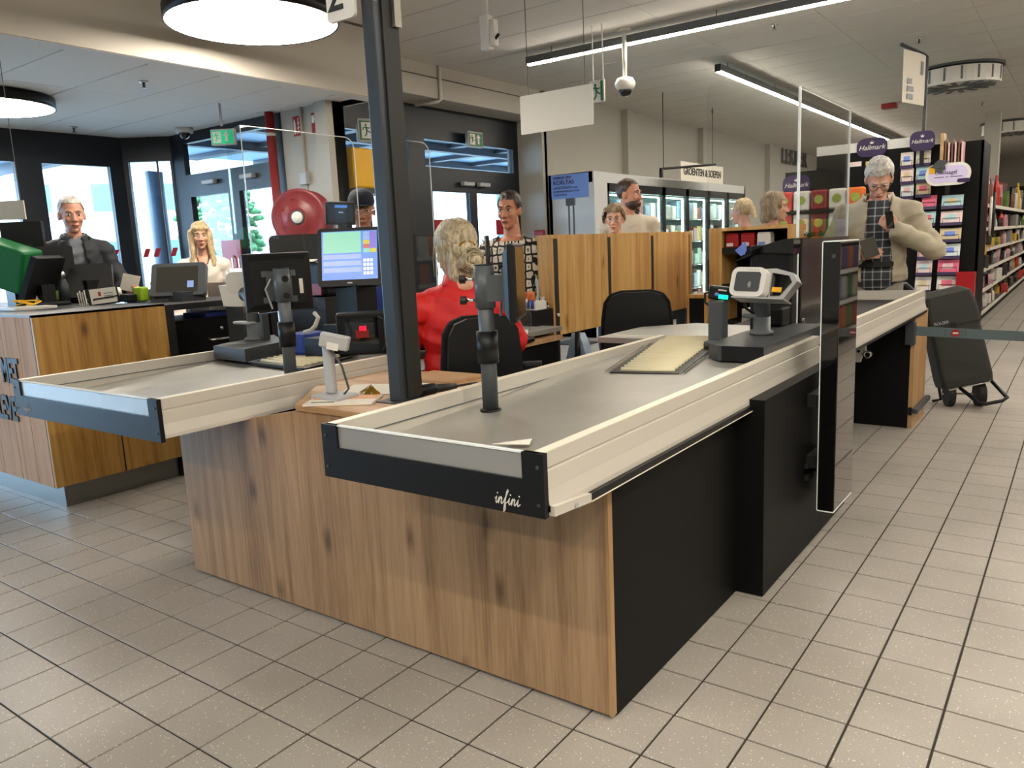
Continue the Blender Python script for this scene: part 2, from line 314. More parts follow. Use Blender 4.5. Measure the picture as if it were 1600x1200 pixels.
# letters on far part of the freezer wall
lk=thing('wall_lettering','tall black capitals on the cream wall above the far freezer doors','lettering',(-6.09,17,2.2))
text('LEKKER',.62,'black_matte',frame(onx(1242,246,-6.08),(0,1,0),(0,0,1)),lk,bold=.012,depth=.01)

# ================================================================ GLAZED FACADES
def glazing(name, plane, at_, spans, zs, y0, y1, ztop, frame_m='navy_frame', th=.07):
    """frame of boxes around openings; spans = list of (a,b,zlo,zhi) openings on the plane"""
    root=thing(name,None,None,(at_,(y0+y1)/2,0) if plane=='x' else ((y0+y1)/2,at_,0)); del_keys=[k for k in root.keys()]
    struct(root)
    def bx(a,b,z0,z1,nm,mm,t0=-th/2,t1=th/2):
        if b-a<1e-4 or z1-z0<1e-4: return
        mb=MB()
        if plane=='x': mb.box(at_+t0,at_+t1,a,b,z0,z1)
        else: mb.box(a,b,at_+t0,at_+t1,z0,z1)
        return mb.build(nm,mm,root)
    edges=sorted(set([y0,y1]+[e for s in spans for e in s[:2]]))
    for a,b in zip(edges,edges[1:]):
        mid=(a+b)/2; op=sorted([(s[2],s[3]) for s in spans if s[0]<=mid<=s[1]])
        z=0
        for lo,hi in op:
            bx(a,b,z,lo,'frame_panel',frame_m); z=hi
        bx(a,b,z,ztop,'frame_panel' if op else 'mullion',frame_m)
    for a,b,lo,hi in spans: bx(a,b,lo,hi,'pane','window_glass',-.006,.006)
    return root
gA=glazing('window_1','x',-9.2,[(-2.8,-.2,.1,2.40),(.1,1.6,.1,2.4),(1.75,3.0,.1,2.4),(3.12,3.83,.1,2.40),(4.10,4.84,.1,2.40)],None,-3,5.02,ZL+.1)
gB=glazing('window_2','y',5.4,[(-8.5,-6.86,2.27,2.62),(-8.44,-7.72,.12,2.02),(-7.52,-6.9,.12,2.02)],None,-8.74,-6.70,ZL+.1)
# diagonal corner facet between the two glazed walls
gD=struct(thing('window_4',None,None,(-9.2,5.02,0))); Md=frame((-9.2,5.02,0),(.47,.40,0),(0,0,1)); Ld=.617
for a_,b_2,z0,z1,nm in ((0,.07,0,ZL+.1,'mullion'),(Ld-.07,Ld,0,ZL+.1,'mullion'),(.07,Ld-.07,2.46,ZL+.1,'frame_panel'),(.07,Ld-.07,0,.12,'frame_panel')): MB(Md).box(a_,b_2,z0,z1,-.035,.035).build(nm,'navy_frame',gD)
MB(Md).box(.07,Ld-.07,.98,2.46,-.006,.006).build('pane','window_glass',gD); MB(Md).box(.07,Ld-.07,.12,.98,-.012,.012).build('lower_panel','mid_grey',gD)
MB(Md).box(.38,.40,.98,2.46,-.01,.01).build('glazing_bar','navy_frame',gD)
gC=glazing('window_3','x',-6.55,[(5.75,7.02,2.29,2.62),(5.8,6.2,.12,2.0),(6.35,6.95,.12,2.0),(7.30,9.12,2.29,2.61),(7.40,8.12,.12,2.0),(8.27,9.08,.12,2.0)],None,5.65,9.26,3.0)
# door closers, handles
for y in (8.03,8.36): MB().cbox(-6.50,-6.43,y-.11,y+.11,2.08,2.13,.01).build('door_closer','light_grey',gC)
for y in (8.1,8.3): MB().tube([(-6.50,y,.9),(-6.44,y,.95),(-6.44,y,1.35),(-6.50,y,1.4)],.012,8).build('door_handle','chrome',gC,True)
for x in (-8.0,-7.3): MB().cbox(x-.11,x+.11,5.30,5.36,2.13,2.18,.01).build('door_closer','light_grey',gB)
for x in (-7.68,-7.56): MB().tube([(x,5.36,.9),(x,5.30,.95),(x,5.30,1.3),(x,5.36,1.35)],.012,8).build('door_handle','chrome',gB,True)
# red marking strips on the panes
for y in (3.2,3.45,4.2,4.45,4.68): 
    MB().add([(-9.185,y,1.36),(-9.185,y+.1,1.36),(-9.185,y+.16,1.46),(-9.185,y+.06,1.46)],[(0,1,2,3)]).build('red_stripe','red_gloss',gA)
for x in (.1,.22,.42): MB(Md).add([(x,1.36,.009),(x+.06,1.36,.009),(x+.10,1.46,.009),(x+.04,1.46,.009)],[(0,1,2,3)]).build('red_stripe','red_gloss',gD)
for (y,nm) in ((8.95,'red'),(7.6,'red')): MB().box(-6.53,-6.52,y-.28,y+.08,1.46,1.66).build('door_notice','red_gloss',gC)
MB().box(-6.525,-6.521,7.02,7.28,.9,1.62).build('poster','white_paper',gC); 
MB().box(-6.520,-6.516,7.05,7.25,1.2,1.27).build('poster_band','orange',gC)
MB().box(-7.9,-7.55,5.33,5.345,1.15,1.5).build('door_notice','red_gloss',gB)
# white wall piece with hose reel
wf=struct(MB().box(-6.70,-5.93,5.36,5.5,0,ZL).build('wall_entrance','wall_white'))
MB().box(-6.1,-5.93,5.28,5.5,0,ZL).build('column','wall_white',wf)
MB().box(-6.40,-6.37,5.345,5.36,1.9,ZL).build('cable_duct','wall_white',wf)
rp=thing('fire_pipe','red vertical sprinkler pipe beside the white hose reel wall','pipe',(-6.78,5.28,0))
MB().cyl((-6.78,5.28,0),(-6.78,5.28,ZL),.045,n=16).build('pipe','red_paint',rp,True)
for z in (2.5,1.75): MB().cyl((-6.78,5.28,z),(-6.78,5.28,z+.03),.052,n=16).build('clamp','white_plastic',rp,True)
def firesign(x,kind):
    z=ony(463,197,5.34).z; t=thing('fire_sign','red fire %s pictogram sign on the white entrance wall'%kind,'sign',(x,5.345,z-.09)); M=frame((x,5.352,z),(1,0,0),(0,0,1))
    MB(M).box(-.055,.055,-.095,.095,0,.008).build('plate','red_gloss',t)
    for k in range(3): MB(M).tube([(.005+.006*k,-.07+.045*k,.009),(.03,-.05+.045*k,.009),(.024,-.03+.045*k,.009),(.042,-.012+.045*k,.009)],.005,6).build('flame','white_plastic',t)
    if kind=='hose': MB(M).box(-.045,-.012,.0,.07,.008,.011).build('symbol','white_plastic',t); MB(M).box(-.012,.01,.03,.045,.008,.011).build('symbol','white_plastic',t)
    else: MB(M).cbox(-.042,-.012,-.075,.04,.008,.013,.002).build('symbol','white_plastic',t); MB(M).box(-.034,-.02,.04,.065,.008,.012).build('symbol','white_plastic',t)
firesign(ony(463,197,5.34).x,'extinguisher'); firesign(ony(492,193,5.34).x,'hose')
sw=thing('wall_socket','small grey switch box on the white entrance wall','socket',(-6.45,5.34,1.8)); p=ony(478,279,5.34)
MB().cbox(p.x-.06,p.x+.05,5.30,5.36,p.z-.06,p.z+.06,.01).build('box','light_grey',sw); MB().cyl((p.x,5.34,p.z+.06),(p.x,5.34,ZL),.012).build('conduit','wall_white',sw)
# hose reel
hp=ony(468,340,4.9); hr=thing('hose_reel','red round fire hose reel mounted on the white wall','hose reel',(hp.x,4.9,hp.z))
R=.262
ax=Vector((.0,-1,0))
Mh=Matrix.Translation((hp.x,4.9,hp.z))@Matrix.Rotation(math.radians(30),4,'Z')@Matrix.Rotation(math.pi/2,4,'X')
MB(Mh).lathe([(.07,.05),(.10,.055),(.14,.02),(R-.03,.02),(R,.035),(R+.005,.0),(R,-.02),(.1,-.02)],n=40).build('front_disc','reel_red',hr,True)
MB(Mh).lathe([(.1,-.2),(R,-.2),(R,-.22),(.1,-.22)],n=40).build('rear_disc','reel_red',hr,True)
MB(Mh).lathe([(.1,-.19),(.21,-.18),(.235,-.11),(.21,-.03),(.1,-.02)],n=32).build('hose_coil','rubber',hr,True)
MB(Mh).lathe([(.001,.06),(.066,.06),(.07,.05),(.07,0)],n=24).build('hub','dark_grey',hr,True)
MB(Mh).lathe([(.001,.064),(.052,.064),(.054,.058)],n=24).build('hub_badge','white_plastic',hr,True)
for k in range(7): a=k*.9; MB(Mh).box(.18*math.cos(a)-.018,.18*math.cos(a)+.018,.18*math.sin(a)-.008,.18*math.sin(a)+.008,.02,.028).build('slot','red_paint',hr)
MB().box(hp.x-.04,hp.x+.04,4.95,5.355,hp.z-.05,hp.z+.05).build('bracket','dark_grey',hr)
# yellow cabinet high at the entrance
yc=onx(568,268,-6.2); yb=thing('yellow_cabinet','yellow metal box hanging high beside the entrance column','cabinet',(-6.2,yc.y,yc.z-.2))
MB().cbox(-6.33,-6.02,yc.y-.30,yc.y+.34,yc.z-.19,yc.z+.21,.02).build('body','yellow_paint',yb)
MB().box(-6.30,-6.00,yc.y-.28,yc.y+.32,yc.z-.24,yc.z-.19).build('rail','dark_grey',yb)
MB().box(-6.37,-6.33,yc.y-.30,yc.y-.26,yc.z-.19,yc.z+.9).build('hanger','dark_grey',yb)

# ================================================================ OUTSIDE
g=struct(MB().box(-70,-9.25,-40,60,-.3,-.05).build('ground_outside','pavement'))
struct(MB().box(-9.25,-6.6,5.46,60,-.3,-.05).build('ground_forecourt','pavement'))
can=thing('canopy','pale blue slatted canopy ceiling outside the entrance doors','canopy',(-9,10,2.7))
MB().box(-12.5,-6.65,5.6,16,3.05,3.12).build('roof','canopy',can); MB().box(-13,-9.35,-4,5.6,2.75,2.85).build('roof','canopy',can)
for k in range(7): MB().box(-12.4,-6.7,6.6+k*1.3,6.78+k*1.3,2.98,3.05).build('beam','canopy_beam',can)
for x in (-7.6,-9.0,-10.6): MB().box(x,x+.14,5.7,16,2.92,3.05).build('beam','canopy_beam',can)
for y in (-2,.5,3,5.0): MB().box(-12.9,-9.4,y,y+.15,2.6,2.75).build('beam','canopy_beam',can)
for (x,y) in ((-12.3,3.3),(-12.3,7.2),(-11.2,11.5)): MB().cyl((x,y,-.05),(x,y,2.75),.14,n=14).build('post','canopy_beam',can,True)
def building(x,y,rz,w,h,lab):
    t=thing('apartment_building',lab,'building',(x,y,-.05),rz)
    MB().box(-w/2,w/2,0,9,0,h).build('wall','building_white',t,local=True)
    wm=MB().box(-.65,.65,-.06,.02,-.7,.7).mesh('window'); wm.materials.append(MATS['building_window'])
    sm=MB().box(-.95,.95,-.5,0,-.06,.06).mesh('balcony'); sm.materials.append(MATS['building_white'])
    for i in range(int(w/3.2)):
        for j in range(int(h/3)):
            o=bpy.data.objects.new('window',wm); COL.objects.link(o); o.parent=t; o.location=(-w/2+1.8+3.2*i,0,1.9+3*j)
            if (i+j)%2: o=bpy.data.objects.new('balcony',sm); COL.objects.link(o); o.parent=t; o.location=(-w/2+1.8+3.2*i,0,1.0+3*j)
building(-42,22,math.radians(60),36,15,'pale apartment block seen through the left windows')
building(-20,48,math.radians(14),30,18,'pale apartment block with balconies seen through the double doors')
for k,(x,y,h,l) in enumerate(((-17,11.5,3.2,'green tree outside, seen beside the red pipe'),(-13.5,20,3.6,'green tree outside, seen through the double entrance doors'))):
    t=thing('tree',l,'tree',(x,y,-.05)); MB().cyl((x,y,-.05),(x,y,h*.6),.12,.08).build('trunk','canopy_beam',t,True)
    mb=MB()
    for q in range(420):
        a=random.uniform(0,6.28); rr=1.0*math.sqrt(random.random()); zz=random.uniform(-.9,1.2); s_=math.sqrt(max(.05,1-(zz/1.3)**2)); e=random.uniform(.06,.15); mb.ell((x+rr*s_*math.cos(a),y+rr*s_*math.sin(a),h*.62+zz),(e,e*.9,e*.6),6,4)
    mb.build('crown','foliage',t,True)

# ================================================================ CEILING FIXTURES
def ring(x,y,z,R,lab,zc):
    t=thing('ring_lamp',lab,'lamp',(x,y,z),group='round ceiling lamps')
    MB().lathe([(R-.012,.0),(R,.0),(R,.085),(R-.02,.09),(R-.02,.012),(R-.012,.012)],(x,y,z),64,close=True).build('rim','black_plastic',t,True)
    MB().lathe([(0.001,.004),(R-.012,.004),(R-.012,.012),(0.001,.012)],(x,y,z),64).build('diffuser','lamp_white',t)
    MB().lathe([(0.001,.07),(R-.02,.07),(R-.02,.088),(0.001,.088)],(x,y,z),64).build('cover','black_plastic',t)
    if zc>z+.1:
        for a in range(3): MB().cyl((x+.3*math.cos(a*2.1),y+.3*math.sin(a*2.1),z+.09),(x+.05*math.cos(a*2.1),y+.05*math.sin(a*2.1),zc),.002,n=5).build('cable','dark_grey',t)
ring(-4.79,3.67,2.885,.585,'large round white lamp in front of the bulkhead, hanging clear of ceiling',ZU)
ring(-7.62,3.02,2.64,.53,'round white lamp flush under the low entrance ceiling',2.64)
def bar(p0,p1,z,lab):
    p0=Vector((*p0,z)); p1=Vector((*p1,z)); d=(p1-p0).normalized(); L=(p1-p0).length; M=frame(p0,d,(0,0,1))
    t=thing('light_bar',lab,'lamp',p0,group='linear ceiling lights'); mb=MB(M)
    MB(M).box(0,L,.012,.085,-.035,.035).build('housing','mid_grey',t); MB(M).box(0,L,0,.012,-.026,.026).build('diffuser','bar_light',t)
    MB(M).box(-.012,0,.0,.085,-.035,.035).build('end_cap','black_plastic',t)
    for k in range(int(L/1.8)+1):
        q=p0+d*(.3+1.8*k)
        if 0.3+1.8*k<L: MB().cyl(q+Vector((0,0,.085)),(q.x,q.y,ZU),.004,n=6).build('hanger','dark_grey',t)
bar((-5.0,7.36),(3.6,7.42),3.2,'long linear light across the ceiling above the hanging white sign')
bar((-3.64,9.3),(-3.64,24),3.2,'long linear light running away above the card terminal screen')
bar((.4,9.3),(.4,24),3.2,'linear light over the far right shopping aisle')
bar((-3.4,-.6),(3.6,-.6),3.2,'linear ceiling light behind the viewpoint over the near floor')
bar((-.2,1.6),(3.8,1.6),3.2,'linear ceiling light to the right of the checkout')
bar((-4.6,-2.8),(2.5,-2.8),3.2,'rearmost linear ceiling light behind the viewpoint')
bar((1.1,-1.5),(1.1,10),3.2,'added unseen linear light that brightens the right hand floor')  # extra lamp added out of view to brighten the floor at right
# dome camera on stem
p=onz(975,45,ZU); t=thing('dome_camera','white dome camera on a stem below the linear light','camera',(p.x,p.y,2.71))
MB().lathe([(.001,0),(.07,0),(.07,-.02),(.001,-.02)],(p.x,p.y,ZU),20).build('flange','white_plastic',t,True)
MB().cyl((p.x,p.y,ZU),(p.x,p.y,2.88),.022,n=12).build('stem','white_plastic',t,True)
MB().lathe([(.02,.13),(.08,.11),(.1,.07),(.1,.04),(.075,.0),(.001,0)],(p.x,p.y,2.77),24).build('housing','white_plastic',t,True)
MB().ell((p.x,p.y,2.765),(.066,.066,.06)).build('dome','black_gloss',t,True)
p=onz(288,205,ZL-.03); t=thing('dome_camera','white dome camera on the low ceiling near green sign','camera',(p.x,p.y,ZL-.1))
MB().lathe([(.001,0),(.1,0),(.09,-.05),(.001,-.05)],(p.x,p.y,ZL),24).build('housing','white_plastic',t,True); MB().ell((p.x,p.y,ZL-.055),(.06,.06,.06)).build('dome','black_gloss',t,True)
# spot sensor at top
p=deep(760,45,6.2); t=thing('ceiling_sensor','white cylindrical detector hanging on a stem near the middle','sensor',(p.x,p.y,2.7))
z=p.z
MB().cyl((p.x,p.y,z+.1),(p.x,p.y,ZU),.022,n=12).build('stem','white_plastic',t,True); MB().cbox(p.x-.04,p.x+.04,p.y-.04,p.y+.04,z-.16,z+.1,.012).build('body','white_plastic',t)
MB().cbox(p.x+.03,p.x+.09,p.y-.02,p.y+.04,z-.14,z+.06,.012).build('side_arm','white_plastic',t); MB().cyl((p.x+.07,p.y,z-.1),(p.x+.12,p.y,z-.06),.012).build('nozzle','black_plastic',t)
# sprinklers
for (x,y,zc,l) in ((224,127,ZL,'small sprinkler head on the low ceiling beside round lamp'),(115,198,ZL,'small sprinkler head on the low ceiling near dark facade'),(1436,60,ZU,'sprinkler head on the ceiling above the aisle sign'),(1210,38,ZU,'flat white detector on ceiling beside the near linear light'),(1113,172,ZU,'sprinkler head on the ceiling behind the clear screen'),(1535,160,ZU,'sprinkler head on the ceiling below round vent')):
    p=onz(x,y,zc); t=thing('sprinkler',l,'sprinkler',(p.x,p.y,zc-.06),group='ceiling sprinklers')
    MB().lathe([(.001,0),(.04,0),(.03,-.012),(.001,-.012)],(p.x,p.y,zc),14).build('rosette','chrome',t,True); MB().cyl((p.x,p.y,zc-.012),(p.x,p.y,zc-.05),.01).build('head','dark_grey',t,True); MB().lathe([(.001,0),(.022,0),(.022,-.004),(.001,-.004)],(p.x,p.y,zc-.05),12).build('deflector','chrome',t)
p=onz(1390,162,ZU); t=MB().cbox(p.x-.11,p.x+.11,p.y-.1,p.y+.1,ZU-.08,ZU-.002,.01).build('fire_alarm','red_paint'); tag(t,'small dark red alarm box on the far ceiling','alarm')
# big round vents
for (x,y,R,l) in ((1497,122,.5,'large round slatted ceiling vent right of the aisle sign'),(1578,200,.5,'second round slatted vent further along the right ceiling')):
    p=onz(x,y,3.22); t=thing('ceiling_vent',l,'vent',(p.x,p.y,3.1),group='round ceiling vents')
    MB().lathe([(.001,ZU-3.1),(R+.03,ZU-3.1),(R+.03,ZU-3.1-.03),(.001,ZU-3.1-.03)],(p.x,p.y,3.1),40).build('collar','dark_grey',t)
    MB().lathe([(.001,.0),(R,.0),(R,.2),(.001,.2)],(p.x,p.y,3.1),40).build('drum','white_plastic',t)
    for k in range(16):
        a=k*math.pi/8; c,s_=math.cos(a),math.sin(a)
        MB(Matrix.Translation((p.x,p.y,3.1))@Matrix.Rotation(a,4,'Z')).box(.12,R-.06,-.03,.03,-.008,.001).build('slot','mid_grey',t)
        MB(Matrix.Translation((p.x,p.y,3.1))@Matrix.Rotation(a+.2,4,'Z')).box(R-.002,R+.006,-.012,.012,.03,.19).build('slat','mid_grey',t)
# hanging white sign
a=onz(812,151,2.5); b_=onz(925,130,2.5); t=thing('hanging_sign','blank white rectangular sign board hanging on two thin wires','sign',((a.x+b_.x)/2,a.y,2.2))
ang=0; z0=ony(820,210,a.y).z
MB().box(a.x,b_.x,a.y,a.y+.012,z0,2.5).build('board','sign_white',t)
for f_ in (.12,.9): x=a.x+(b_.x-a.x)*f_; MB().cyl((x,a.y+.006,2.5),(x,a.y+.006,ZU),.003,n=5).build('wire','dark_grey',t)
# exit sign beside it
p=deep(934,143,7.6); t=thing('exit_sign','small white sign with green running figure beside blank board','sign',(p.x,p.y,p.z-.1)); M=frame(p,(1,0,0),(0,0,1))
def exitman(M,t,m,k=1):
    MB(M).ell((-.02*k,.055*k,.009),(.012*k,.012*k,.004),10,6).build('figure','%s'%m,t)
    mb=MB(M); mb.tube([(-.022*k,.04*k,.009),(-.01*k,0,.009)],.009*k,6); mb.tube([(-.02*k,.035*k,.009),(-.05*k,.025*k,.009),(-.055*k,.0,.009)],.006*k,6); mb.tube([(-.02*k,.035*k,.009),(.01*k,.02*k,.009),(.025*k,.03*k,.009)],.006*k,6)
    mb.tube([(-.01*k,0,.009),(.02*k,-.02*k,.009),(.045*k,-.025*k,.009)],.007*k,6); mb.tube([(-.01*k,0,.009),(-.015*k,-.04*k,.009),(-.035*k,-.065*k,.009)],.007*k,6); mb.build('figure',m,t)
MB(M).box(-.09,.075,-.1,.105,-.012,.006).build('plate','white_plastic',t); exitman(M,t,'exit_green',1.1); MB(M).box(.035,.06,-.09,.095,.006,.009).build('door_symbol','exit_green',t)
for dx in (-.05,.06): MB(M).cyl((dx,.105,-.003),(dx,ZU-p.z,-.003),.008,n=6).build('rod','white_plastic',t)
def exitbox(p,right,lab,glow,k=1.0,hang=None):
    t=thing('exit_sign',lab,'sign',(p.x,p.y,p.z-.09)); M=frame(p,right,(0,0,1))
    MB(M).cbox(-.19*k,.19*k,-.12*k,.12*k,-.05,.004,.008).build('housing','light_grey',t); m='exit_glow' if glow else 'exit_green'
    MB(M).box(-.17*k,.17*k,-.10*k,.095*k,.004,.007).build('face',m,t)
    MB(M).box(-.15*k,-.02*k,-.085*k,.08*k,.007,.0085).build('door_symbol','white_plastic',t); exitman(M@Matrix.Translation((-.08*k,0,.001)),t,m,.95*k)
    mb=MB(M); mb.prism([(.045*k,-.07*k),(.085*k,-.07*k),(.085*k,.02*k),(.12*k,.02*k),(.065*k,.08*k),(.01*k,.02*k),(.045*k,.02*k)],.007,.009); mb.build('arrow','white_plastic',t)
    if hang: MB().cyl((p.x,p.y,p.z+.1),(p.x,p.y,hang),.012).build('stem','light_grey',t)
exitbox(deep(348,214,7.4),(.85,.5,0),'glowing green exit sign with white arrow under the low ceiling',True,.62,ZL)
exitbox(onx(585,204,-6.2),(.35,.93,0),'dark green exit sign left of the tall checkout pole',False,1.0,3.1)
exitbox(onx(743,218,-6.38),(0,1,0),'dark green exit sign above the double entrance doors',False,.8)
# conduit on the beam
t=thing('conduit','thin white pipe bending down the beam above entrance','pipe',(-6.08,7.2,3.0)); q=onx(686,105,-6.09)
MB().tube([(-6.09,q.y,ZU),(-6.09,q.y,2.98),(-6.12,q.y-.02,2.96),(-6.4,q.y-.1,2.95)],.02,8).build('pipe','white_plastic',t,True)
# ================================================================ CHECKOUT ISLAND
base=thing('checkout_base','oak panelled base of the double checkout with black right side','counter base',(-1.94,1.72,0))
MB().box(-2.93,-.966,1.692,1.714,.012,.70).build('front_panel','oak_front',base)
MB().prism([(-2.455,.70),(-1.655,.70),(-1.655,.756),(-2.165,.756)],1.692,1.714,'y').build('front_panel_top','oak_front',base)
MB().box(-.966,-.957,1.6915,1.714,.010,.70).build('edge_strip','oak_edge',base)
MB().box(-2.90,-.98,1.72,1.74,0,.012).build('plinth','black_matte',base)  # black strip put in for the shadow gap under the front panel
MB().box(-1.5,-.957,1.714,2.62,.004,.70).build('side_panel','black_panel',base)
MB().box(-1.5,-.86,2.625,3.80,.004,.72).build('side_box','black_panel',base)
MB().box(-2.93,-2.50,1.714,2.5,.004,.70).build('side_panel','black_panel',base)
MB().prism([(-2.17,1.685),(-1.655,1.685),(-1.655,2.42),(-2.425,2.42),(-2.425,2.0)],.757,.777).build('desk_top','oak_flat',base)
MB().box(-1.5,-1.2,3.80,5.5,.02,.6).build('rear_core','black_panel',base)
for z in (.30,.35): MB().box(-.86,-.845,3.12,3.3,z,z+.02).build('side_bracket','black_matte',base)
q=onx(1272,748,-.85); [MB().tube([(-.857,q.y+.05,q.z+.05),(-.835,q.y+.01,q.z+.03+o_),(-.835,q.y-.01+o_,q.z-.01),(-.85,q.y+.03,q.z-.05)],.005,6).build('cable','light_grey',base) for o_ in (0,.012,.024)]

def rail(t, x, s, y0, y1, zt, zb, nm='side_rail'):
    # s=+1: outer face toward +X ; extruded aluminium with two step lines and a flared foot
    P=[(x-s*.028,zt),(x,zt),(x,zt-.035),(x-s*.003,zt-.037),(x-s*.003,zt-.041),(x+s*.001,zt-.043),(x+s*.004,zt-.085),(x+s*.012,zb+.012),(x+s*.012,zb),(x-s*.028,zb)]
    o=MB().prism(P,y0,y1,'y').build(nm,'white_alu',t)
    MB().box(min(x-s*.028,x),max(x-s*.028,x),y0,y1,zt,zt+.002).build('top_line','alu_line',o)
    xi=x-s*.028
    MB().box(min(xi,xi-s*.003),max(xi,xi-s*.003),y0,y1,zt-.045,zt-.042).build('groove','mid_grey',o)
    return o
def fascia(t, x0, x1, y, zb, zm, zt):
    w=.058
    MB().prism([(x0,zb),(x1,zb),(x1,zt),(x1-w,zt),(x1-w,zm),(x0+w,zm),(x0+w,zt),(x0,zt)],y-.016,y,'y').build('end_fascia','black_plastic',t)
    MB().box(x0+w,x1-w,y-.009,y-.003,zm-.004,zt-.006).build('end_glass','end_pane',t)
    MB().box(x0+.01,x1-.01,y-.012,y-.001,zt-.004,zt).build('glass_edge','edge_light_paint',t)
    for x in (x0+.015,x1-.015):
        for z in (zt-.03,zb+.03): MB().cyl((x,y-.016,z),(x,y-.019,z),.004,n=10).build('screw','dark_grey',t)
mat('end_pane','#c6c5c2',.25,.7,noise_amt=.1,nscale=5)
def belt(name,label,x0,x1,y0,yl,yr,group):
    t=thing(name,label,'checkout counter',((x0+x1)/2,y0,.69),group=group)
    rail(t,x1,1,y0,yr,.832,.70); rail(t,x0,-1,y0,yl,.832,.70)
    MB().prism([(y0,.735),(y0,.747),(2.6,.798),(3.9,.806),(3.9,.78),(2.6,.78)],x0+.028,x1-.028,'x').build('deck','steel',t)
    MB().box(x0+.03,x1-.03,y0+.01,min(yl,yr),.70,.735).build('pan','dark_grey',t)
    fascia(t,x0-.008,x1+.008,y0,.688,.772,.834)
    return t
c1=belt('conveyor_counter','near steel topped checkout counter with white aluminium rails and black end',-1.625,-.925,1.362,3.42,3.55,'checkout counters')
c2=belt('conveyor_counter','left steel topped checkout counter with bluish end, overhanging the oak front',-3.525,-2.455,1.362,2.4,2.52,'checkout counters')
SCRIPT=[(0,.6),(.2,1),(.2,.25),(.35,0),(.55,.3),(.7,1),(.7,0),(.78,.6),(1.0,1),(1.12,.8),(1.1,.2),(1.25,0),(1.5,.3),(1.8,1.3),(1.98,2.0),(1.88,2.2),(1.75,1.8),(1.72,-.7),(1.82,-1.1),(1.98,-.7),(1.85,.15),(2.2,.4),(2.4,1),(2.4,.25),(2.55,0),(2.75,.3),(2.9,1),(2.9,0),(2.98,.6),(3.2,1),(3.32,.8),(3.3,.2),(3.45,0),(3.7,.4),(3.85,1),(3.85,.25),(4.0,0),(4.3,.35)]
def script(t,x,y,z,k,m):
    mb=MB(frame((x,y,z),(1,0,0),(0,0,1))); mb.tube([((a+.25*b_)*k,b_*k,0) for a,b_ in SCRIPT],k*.09,5)
    for a in (.25,2.45,3.9): mb.ell(((a+.36)*k,1.45*k,0),(k*.13,k*.13,.0006),8,4)
    mb.build('script_logo',m,t)
script(c1,-1.055,1.3455,.706,.0165,'white_plastic'); script(c2,-3.46,1.3455,.712,.014,'light_grey')
# bumper strip below near rail
MB().box(-.930,-.902,1.52,3.54,.682,.699).build('bumper','black_plastic',c1); MB().box(-.928,-.901,1.52,3.54,.679,.682).build('bumper_edge','alu_line',c1)
MB().prism([(1.362,.692),(1.52,.679),(1.52,.70),(1.362,.715)],-.935,-.902,'x').build('bumper_bracket','white_alu',c1); MB().cyl((-.902,1.45,.693),(-.899,1.45,.693),.007).build('screw','light_grey',c1)
# rollers on near counter, skewed field
def rollers(t,nl,nr,fr,fl,n,r=.012):
    nl,nr,fr,fl=[Vector(p) for p in (nl,nr,fr,fl)]
    e=MB()
    e.add([nl+Vector((-.03,-.02,.001)),nr+Vector((.03,-.02,.001)),fr+Vector((.03,.02,.001)),fl+Vector((-.03,.02,.001)),nl+Vector((-.03,-.02,-.01)),nr+Vector((.03,-.02,-.01)),fr+Vector((.03,.02,-.01)),fl+Vector((-.03,.02,-.01))],[(0,1,2,3),(4,7,6,5),(0,4,5,1),(1,5,6,2),(2,6,7,3),(3,7,4,0)]).build('roller_tray','black_plastic',t)
    for s,(a,b) in ((-1,(nl,fl)),(1,(nr,fr))):
        for o in (.035,.05): MB().tube([a+Vector((s*o,-.02,.002)),b+Vector((s*o,.02,.002))],.003,6).build('tray_edge','chrome',t)
    for k in range(n):
        f_=(k+.5)/n; a=nl.lerp(fl,f_); b=nr.lerp(fr,f_)
        MB().cyl(a+Vector((0,0,.002)),b+Vector((0,0,.002)),r,n=10).build('roller','cream_roller',t,True)
rollers(c1,onz(968,581,.80),onz(1052,582,.80),onz(1122,528,.815),onz(1040,527,.815),17)
rollers(c2,onz(405,566,.80),onz(470,574,.80),onz(600,540,.812),onz(535,536,.812),15)
# cashier side plates
MB().prism([(-1.97,3.42),(-1.25,3.42),(-1.25,4.05),(-1.75,4.15),(-1.97,3.9)],.785,.812).build('scanner_plate','steel',c1); MB().box(-1.93,-1.66,3.5,3.52,.812,.814).build('plate_edge','alu_line',c1)
MB().prism([(-3.4,2.5),(-2.62,2.52),(-2.62,2.9),(-2.85,3.5),(-3.4,3.5)],.785,.812).build('scanner_plate','steel',c2)
p=onz(800,692,.766); sl=MB(Matrix.Translation((p.x,p.y,p.z+.002))@Matrix.Rotation(.5,4,'Z')).prism([(-.05,-.02),(.05,-.03),(.05,.03)],0,.0015).build('paper_slip','white_paper'); tag(sl,'white triangular paper slip near the front glass of the near counter','paper')

